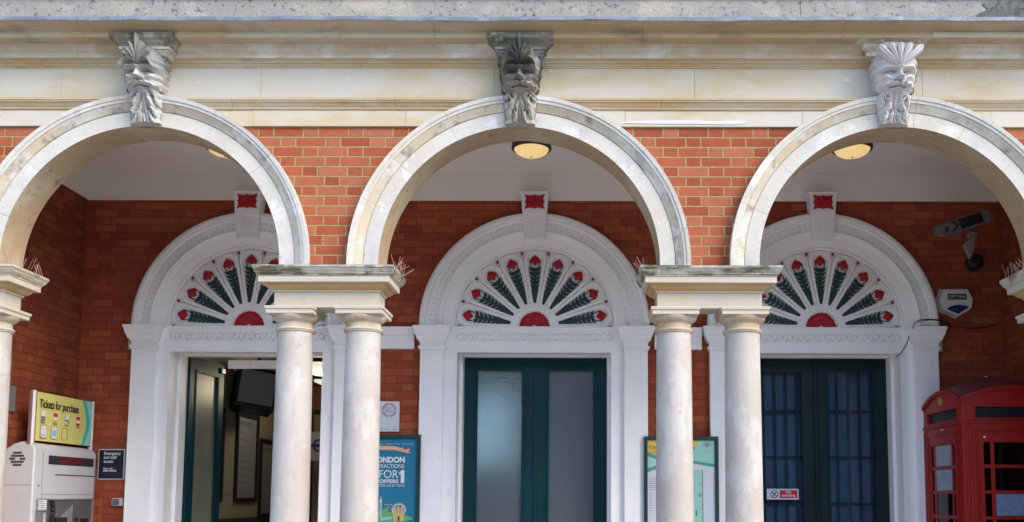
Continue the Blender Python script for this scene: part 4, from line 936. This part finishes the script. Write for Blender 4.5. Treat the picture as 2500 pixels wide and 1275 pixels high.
# cable from the alarm over the right doorway
def spl(P, n=8):
    P = [Vector(p) for p in P]; o = []
    for i in range(len(P)-1):
        p0, p1, p2, p3 = P[max(0, i-1)], P[i], P[i+1], P[min(len(P)-1, i+2)]
        for k in range(n):
            s = k/n; o.append(.5*((2*p1)+(p2-p0)*s+(2*p0-5*p1+4*p2-p3)*s*s+(3*p1-p0-3*p2+p3)*s**3))
    return o+[P[-1]]
g = B(); tube(g, spl([(3.50, 2.235, 2.975), (3.56, 2.232, 3.03), (3.61, 2.23, 3.11), (3.63, 2.20, 3.20), (3.635, 2.12, 3.25), (3.66, 2.11, 3.30), (3.74, 2.11, 3.325), (3.90, 2.12, 3.32), (4.0, 2.25, 3.30), (4.2, 2.262, 3.27), (4.4, 2.262, 3.28), (4.54, 2.26, 3.33)]), .0045, 6)
tube(g, spl([(3.68, 2.10, 3.30), (3.80, 2.10, 3.318), (3.96, 2.12, 3.30), (4.05, 2.25, 3.285)]), .005, 6)
tag(obj("cable", g, BLACK, loc=(3.5, 2.23, 2.97)), "black cable looped over the right doorway cap and along the wall", "cable")

# bird spikes on the caps
def spikes(name_x, y0, y1, z, n, seed, lab, lean):
    rs = random.Random(seed); g = B(); x = name_x
    box(g, x-.008, x+.008, y0, y1, z, z+.004)
    for i in range(n):
        yy = y0+(y1-y0)*(i+.5)/n; a = rs.uniform(-.75, .75)+lean; b = rs.uniform(-.3, .3); ln = rs.uniform(.085, .12)
        tube(g, [(x, yy, z), (x+ln*sin(a), yy+ln*sin(b)*.5, z+ln*cos(a))], .0013, 4)
    tag(obj("bird_spikes", g, surf("spike wire", (.42, .25, .20), rough=.4), loc=(x, y0, z)), lab, "bird spikes", "bird spikes on the column caps")
spikes(PX[0]+.49, -.05, .33, 3.285, 11, 1, "bird spikes on the cap at the far left", .1)
spikes(PX[1]+.50, -.05, .34, 3.285, 16, 2, "thick fan of bird spikes on the cap left of the middle arch", .35)
spikes(PX[2]-.49, -.05, .33, 3.285, 11, 3, "bird spikes on the cap right of the middle arch", -.1)
spikes(PX[3]-.49, -.05, .33, 3.285, 12, 4, "bird spikes on the cap at the far right", -.3)

# ------------------------------------------------------------------ ticket machine (faces along the arcade)
FX = -4.185; Y0, Y1 = 1.18, 2.20
t = root("ticket_machine", "grey ticket machine with a dark display against the left end wall", "ticket machine", (-4.3, 1.7, 0))
g = B(); side = [(-4.441, .1), (FX, .1), (FX, 2.005), (FX-.012, 2.035), (FX-.045, 2.060), (FX-.10, 2.072), (-4.32, 2.070), (-4.38, 2.052), (-4.441, 2.01)]
sh0 = [g.verts.new((a, Y0, b)) for a, b in side]; sh1 = [g.verts.new((a, Y1, b-.008)) for a, b in side]
g.faces.new(sh0); g.faces.new(sh1[::-1])
for i in range(len(side)): j = (i+1) % len(side); g.faces.new([sh0[i], sh1[i], sh1[j], sh0[j]])
bmesh.ops.bevel(g, geom=[e for e in g.edges if abs(e.verts[0].co.y-e.verts[1].co.y) < 1e-5 and e.verts[0].co.x > -4.43], offset=.018, segments=3, affect='EDGES')
obj("cabinet", g, GREYM, t, smooth=40)
g = B(); box(g, FX+.0005, FX+.003, 1.385, 2.14, 1.885, 1.962); dsp = obj("display", g, INK, t)
g = B(); box(g, FX+.0032, FX+.0040, 1.56, 1.96, 1.892, 1.955); obj("led_field", g, MINK, dsp)
g = B(); box(g, FX+.0005, FX+.003, 1.50, 2.17, 1.792, 1.800); obj("slot_line", g, CHAR, t)
g = B(); box(g, FX+.0005, FX+.0018, 1.30, 1.3025, .12, 1.99); box(g, FX+.0005, FX+.0018, 1.31, 2.16, 1.622, 1.6245); box(g, FX+.0005, FX+.0018, 2.168, 2.1705, .12, 1.98); box(g, -4.43, FX-.02, Y0-.0018, Y0-.0005, 1.70, 1.7025)
obj("panel_seam", g, DKGREY, t)
g = B(); lathe(g, [(.012, 0), (.012, .004), (.009, .006), (.001, .006)], 0, 0, 16, cap=False); bmesh.ops.rotate(g, verts=g.verts, cent=(0, 0, 0), matrix=Matrix.Rotation(pi/2, 3, 'Y')); bmesh.ops.translate(g, verts=g.verts, vec=(FX+.0005, 1.25, 1.70)); obj("lock", g, STEEL, t)
# speaker grille on the street side
g = B()
for r_, n_ in ((0, 6), (1, 9), (2, 4), (2, -4), (3, 9), (4, 6)):
    zz = 1.975-r_*.026; xs = [i-(abs(n_)-1)/2 for i in range(abs(n_))] if r_ != 2 else [(i+2.0)*(1 if n_ > 0 else -1) for i in range(4)]
    for i in xs: box(g, -4.335+i*.0125-.0045, -4.335+i*.0125+.0045, Y0-.003, Y0-.0005, zz-.009, zz+.009)
obj("speaker_grille", g, CHAR, t)
# service recess with shelf, buttons, slots
g = B(); box(g, FX+.0006, FX+.002, 1.385, 2.13, .9, 1.575); rc = obj("recess_panel", g, DKGREY, t)
g = B(); plate(g, [[(1.375, .89), (2.14, .89), (2.14, 1.585), (1.375, 1.585)], [(1.385, .9), (1.385, 1.575), (2.13, 1.575), (2.13, .9)]], FX+.012, FX+.0005, axis='x')
plate(g, [[(1.50, 1.0), (1.80, 1.0), (1.80, 1.53), (1.52, 1.38)]], FX+.010, FX+.0022, axis='x'); obj("recess_trim", g, STEEL, rc)
g = B(); box(g, FX+.0022, FX+.012, 1.86, 1.90, 1.38, 1.41); box(g, FX+.0022, FX+.010, 1.95, 2.08, 1.37, 1.40); box(g, FX+.0022, FX+.02, 1.52, 1.70, 1.33, 1.42); obj("card_slot", g, BLACK, rc)
g = B(); box(g, FX+.004, FX+.016, 1.225, 1.375, 1.475, 1.585, bev=.004); lb = obj("label_holder", g, STEEL, t)
g = B(); box(g, FX+.0162, FX+.018, 1.24, 1.36, 1.492, 1.575); obj("label_card", g, PAPER, lb)
g = B(); 
for q in range(4): box(g, FX+.0182, FX+.0186, 1.25, 1.25+(.085 if q else .06), 1.560-q*.017, 1.565-q*.017)
obj("label_print", g, INKG, lb)
g = B(); box(g, FX+.004, FX+.012, 1.22, 1.33, 1.15, 1.47); obj("coin_panel", g, STEEL, t)
g = B(); tube(g, spl([(FX+.03, 1.42, 1.57), (FX+.035, 1.44, 1.50), (FX+.04, 1.42, 1.44), (FX+.03, 1.43, 1.36), (FX+.03, 1.42, 1.2)]), .018, 8); obj("handset_cord", g, BLACK, t)

# curved yellow sign above the machine
t = root("ticket_sign", "yellow tickets for purchase sign on posts above the ticket machine", "sign", (-4.25, 1.7, 2.07))
ya, yb_ = 1.20, 2.19; za, zb_ = 2.085, 2.507; NX = 20
def bow(y): s = (y-ya)/(yb_-ya); return -4.245+.010*sin(pi*s)
def strip(y0, y1, z0, z1, off, nm, mt, n=12):
    g = B(); A_ = []
    for i in range(n+1):
        yy = y0+(y1-y0)*i/n; x = bow(yy)+off
        f0 = z0(yy) if callable(z0) else z0; f1 = z1(yy) if callable(z1) else z1
        A_.append([g.verts.new(v) for v in ((x, yy, f0), (x, yy, f1), (x-.006, yy, f1), (x-.006, yy, f0))])
    for i in range(n):
        for k in range(4): j = (k+1) % 4; g.faces.new([A_[i][k], A_[i+1][k], A_[i+1][j], A_[i][j]])
    g.faces.new(A_[0]); g.faces.new(A_[-1][::-1]); return obj(nm, g, mt, t)
strip(ya+.05, yb_-.02, za, zb_, 0, "yellow_board", YEL)
cx_ = lambda z: 1.985+.08*sin(pi*(z-za)/(zb_-za))
g = B(); zz = [za+.002+(zb_-za-.004)*i/14 for i in range(15)]
plate(g, [[(cx_(z), z) for z in zz]+[(yb_-.03, zb_-.002), (yb_-.03, za+.002)]], -4.2325, -4.2365, axis='x'); obj("aqua_edge", g, AQUA, t)
g = B(); plate(g, [[(cx_(z), z) for z in zz]+[(cx_(z)+.055, z) for z in reversed(zz)]], -4.2318, -4.2324, axis='x'); obj("green_arc", g, surf("sea green", (.05, .42, .33)), t)
g = B()
for yy in (ya+.012, yb_-.008): lathe(g, [(.020, 2.05), (.020, 2.515)], -4.245, yy, 16)
obj("post", g, surf("post white", (.60, .56, .56), rough=.35), t)
g = B(); box(g, -4.256, -4.236, ya+.034, ya+.05, za-.01, zb_+.004); box(g, -4.256, -4.236, yb_-.028, yb_-.0205, za-.01, zb_+.004); box(g, -4.256, -4.240, ya-.03, ya-.009, za-.03, zb_+.005); obj("edge_strip", g, surf("brown strip", (.16, .10, .10), rough=.5), t)
text("lettering", "Tickets for purchase", .104, facingx(-4.230, ya+.085, 2.378), INK, t, bold=.0012, sx=.735)
g = B(); xs_ = -4.2305
ICM = [PAPER, SIGNRED, AMBER, surf("icon red", (.5, .03, .02)), surf("olive ink", (.2, .18, .05)), INKG, SKYB]
g.free()
for i, (a_, b_) in enumerate(((0, 5), (1, 2), (0, 1), (1, 3))):
    g = B(); y_ = 1.345+i*.19; box(g, xs_, xs_+.001, y_-.030, y_+.030, 2.262, 2.350, mi=0); box(g, xs_+.0009, xs_+.002, y_-.030, y_+.030, 2.31 if a_ else 2.285, 2.345 if a_ else 2.30, mi=a_ or 5)
    box(g, xs_+.0009, xs_+.0021, y_-.028 if b_ != 1 else y_+.012, y_+.028, 2.262, 2.283, mi=b_); box(g, xs_, xs_+.001, y_-.034, y_+.034, 2.243, 2.251, mi=4)
    obj("ticket_icon", g, ICM, t)
def rr_(y_, z_, hw, hh): return [(y_-hw+.01, z_-hh), (y_+hw-.01, z_-hh), (y_+hw, z_-hh+.01), (y_+hw, z_+hh-.01), (y_+hw-.01, z_+hh), (y_-hw+.01, z_+hh), (y_-hw, z_+hh-.01), (y_-hw, z_-hh+.01)]
for i in range(3):
    g = B(); y_ = 1.362+i*.168; o_ = rr_(y_, 2.168, .048, .055); n_ = rr_(y_, 2.168, .045, .052)
    plate(g, [o_, n_[::-1]], xs_+.001, xs_, axis='x', mi=4)
    if i < 2: plate(g, [rr_(y_, 2.168, .0455, .0525)], xs_+.0005, xs_, axis='x', mi=0)
    if i == 0: box(g, xs_+.0004, xs_+.0012, 1.325, 1.398, 2.135, 2.140, mi=4); box(g, xs_+.0004, xs_+.0012, 1.33, 1.39, 2.188, 2.191, mi=4)
    if i == 1: box(g, xs_+.0004, xs_+.0012, 1.50, 1.56, 2.14, 2.19, mi=6)
    obj("phone_icon", g, ICM, t)

# ------------------------------------------------------------------ telephone kiosk
KX, KY, KH = 4.20, 1.76, .462
t = root("telephone_kiosk", "red domed telephone kiosk with small panes at the right end of the arcade", "telephone kiosk", (KX, KY, 0))
def arcz(s): return 2.478+.108*(1-s*s)**.9        # top edge over s in -1..1
def kface(axis, d0, d1, hw):
    """one side: plate with pediment, vent slot and window opening. axis y faces the street"""
    cc = KX if axis == 'y' else KY
    out = [(cc-hw, .05), (cc+hw, .05)]+[(cc+hw*(1-2*i/24), arcz(1-2*i/24)) for i in range(25)]
    vent = [(cc-.345, 2.312), (cc-.345, 2.408), (cc+.345, 2.408), (cc+.345, 2.312)]
    win = [(cc-.283, .42), (cc-.283, 2.100), (cc+.283, 2.100), (cc+.283, .42)]
    g = B(); plate(g, [out, vent, win], d0, d1, axis=axis); fc = obj("face", g, KIOSK, t)
    sgn = 1 if d1 > d0 else -1; e = d0-sgn*.0002
    g = B()
    # pediment rim, panel mould, ledge
    rim = [(cc+(hw+.012)*(1-2*i/24), arcz(1-2*i/24)+.006) for i in range(25)]; rin = [(cc+(hw+.006)*(1-2*i/24), arcz(1-2*i/24)-.026) for i in range(24, -1, -1)]
    plate(g, [rim+rin], d0-sgn*.020, e, axis=axis)
    for a0, b0, w_, pr in ((-.345, .34, .010, .010), (-.325, .40, .008, .005)):
        o1_ = [(cc+a0, .12), (cc-a0, .12), (cc-a0, 2.205 if w_ > .009 else 2.19), (cc+a0, 2.205 if w_ > .009 else 2.19)]; i1 = [(cc+a0+w_, .12+w_), (cc+a0+w_, o1_[2][1]-w_), (cc-a0-w_, o1_[2][1]-w_), (cc-a0-w_, .12+w_)]
        plate(g, [o1_, i1], d0-sgn*pr, e, axis=axis)
    plate(g, [[(cc-hw-.010, 2.262), (cc+hw+.010, 2.262), (cc+hw+.010, 2.282), (cc-hw-.010, 2.282)]], d0-sgn*.016, e, axis=axis)
    plate(g, [[(cc-.36, 2.290), (cc+.36, 2.290), (cc+.36, 2.300), (cc-.36, 2.300)]], d0-sgn*.008, e, axis=axis)
    for hwid in (.435, .405, .375):
        for s in (-1, 1):
            a_, b_ = sorted((cc+s*hwid, cc+s*(hwid-.016))); plate(g, [[(a_, .1), (b_, .1), (b_, 2.24), (a_, 2.24)]], d0-sgn*.007, e, axis=axis)
    obj("moulding", g, KIOSK, fc)
    # glazing bars
    g = B(); rows_ = [2.100-.2205*i for i in range(9)]
    for s in (-1, 1):
        a_, b_ = sorted((cc+s*.190, cc+s*.222)); plate(g, [[(a_, .335), (b_, .335), (b_, 2.100), (a_, 2.100)]], d0+sgn*.006, d0+sgn*.024, axis=axis)
    for z in rows_[1:8]: plate(g, [[(cc-.283, z-.0), (cc+.283, z-.0), (cc+.283, z+.028), (cc-.283, z+.028)]], d0+sgn*.0065, d0+sgn*.0235, axis=axis)
    obj("glazing_bar", g, KIOSK, fc)
    g = B()
    plate(g, [[(cc-.283, .42), (cc+.283, .42), (cc+.283, 2.10), (cc-.283, 2.10)]], d0+sgn*.014, d0+sgn*.017, axis=axis); obj("glass", g, GLASSD, fc)
    g = B(); plate(g, [[(cc-.345, 2.312), (cc+.345, 2.312), (cc+.345, 2.408), (cc-.345, 2.408)]], d0+sgn*.030, d0+sgn*.034, axis=axis); obj("vent_slot", g, BLACK, fc)
    return fc
ff = kface('y', KY-KH, KY-KH+.04, KH-.0); kface('y', KY+KH, KY+KH-.04, KH)
lf = kface('x', KX-KH+.001, KX-KH+.04, KH-.041); kface('x', KX+KH-.001, KX+KH-.04, KH-.041)
g = B(); R_ = []
for i in range(21):
    u = -1+i/10; R_.append([g.verts.new((KX+u*(KH-.01), KY+(-1+j/10)*(KH-.01), 2.462+.108*(1-u*u)**.9+.125*(1-(-1+j/10)**2)**.8)) for j in range(21)])
for i in range(20):
    for j in range(20): g.faces.new([R_[i][j], R_[i+1][j], R_[i+1][j+1], R_[i][j+1]])
obj("domed_roof", g, KROOF, t, smooth=60)
g = B(); box(g, KX-.33, KX+.33, KY-.33, KY+.33, .05, .12); box(g, KX-.02, KX+.36, KY+.25, KY+.38, 1.0, 1.9); obj("telephone_board", g, CHAR, t)
g = B(); box(g, KX-KH-.02, KX+KH+.02, KY-KH-.02, KY+KH+.02, .031, .10, bev=.01); obj("base", g, BLACK, t)
# crowns
g = B(); plate(g, [[(KY+.02*0-.0+.036*cos(a)*1.0, 2.500+.040*sin(a)) for a in [i*pi/12 for i in range(24)]]], KX-KH-.008, KX-KH+.0005, axis='x'); obj("crown_emblem", g, GOLD, t)
g = B(); plate(g, [[(KX-.03, 2.475), (KX+.03, 2.475), (KX+.042, 2.515), (KX+.02, 2.535), (KX, 2.545), (KX-.02, 2.535), (KX-.042, 2.515)]], KY-KH-.010, KY-KH-.0003); obj("crown_emblem", g, KIOSK, t)
# opaque pale and blue sheets set in front of some panes
g = B()
for z in (2.100, 1.8795): box(g, KX-KH+.009, KX-KH+.012, KY-.182, KY+.182, z-.190, z-.004)
obj("pale_blue_pane", g, PANEG, lf)
g = B(); box(g, KX-.186, KX+.186, KY-KH+.009, KY-KH+.012, 1.470, 1.655); obj("blue_pane", g, PANEB, ff)
g = B(); box(g, KX-.28, KX-.262, KY-KH-.003, KY-KH-.0001, 2.137, 2.153); box(g, KX-.30+.16, KX-.27+.16, KY-.2, KY-.19, 2.70, 2.706); box(g, KX-KH-.004, KX-KH-.0001, KY-.05, KY+.02, 2.232, 2.242); obj("paint_chip", g, PAPER, t)

for o in bpy.data.objects:
    if "_w" in o: del o["_w"]
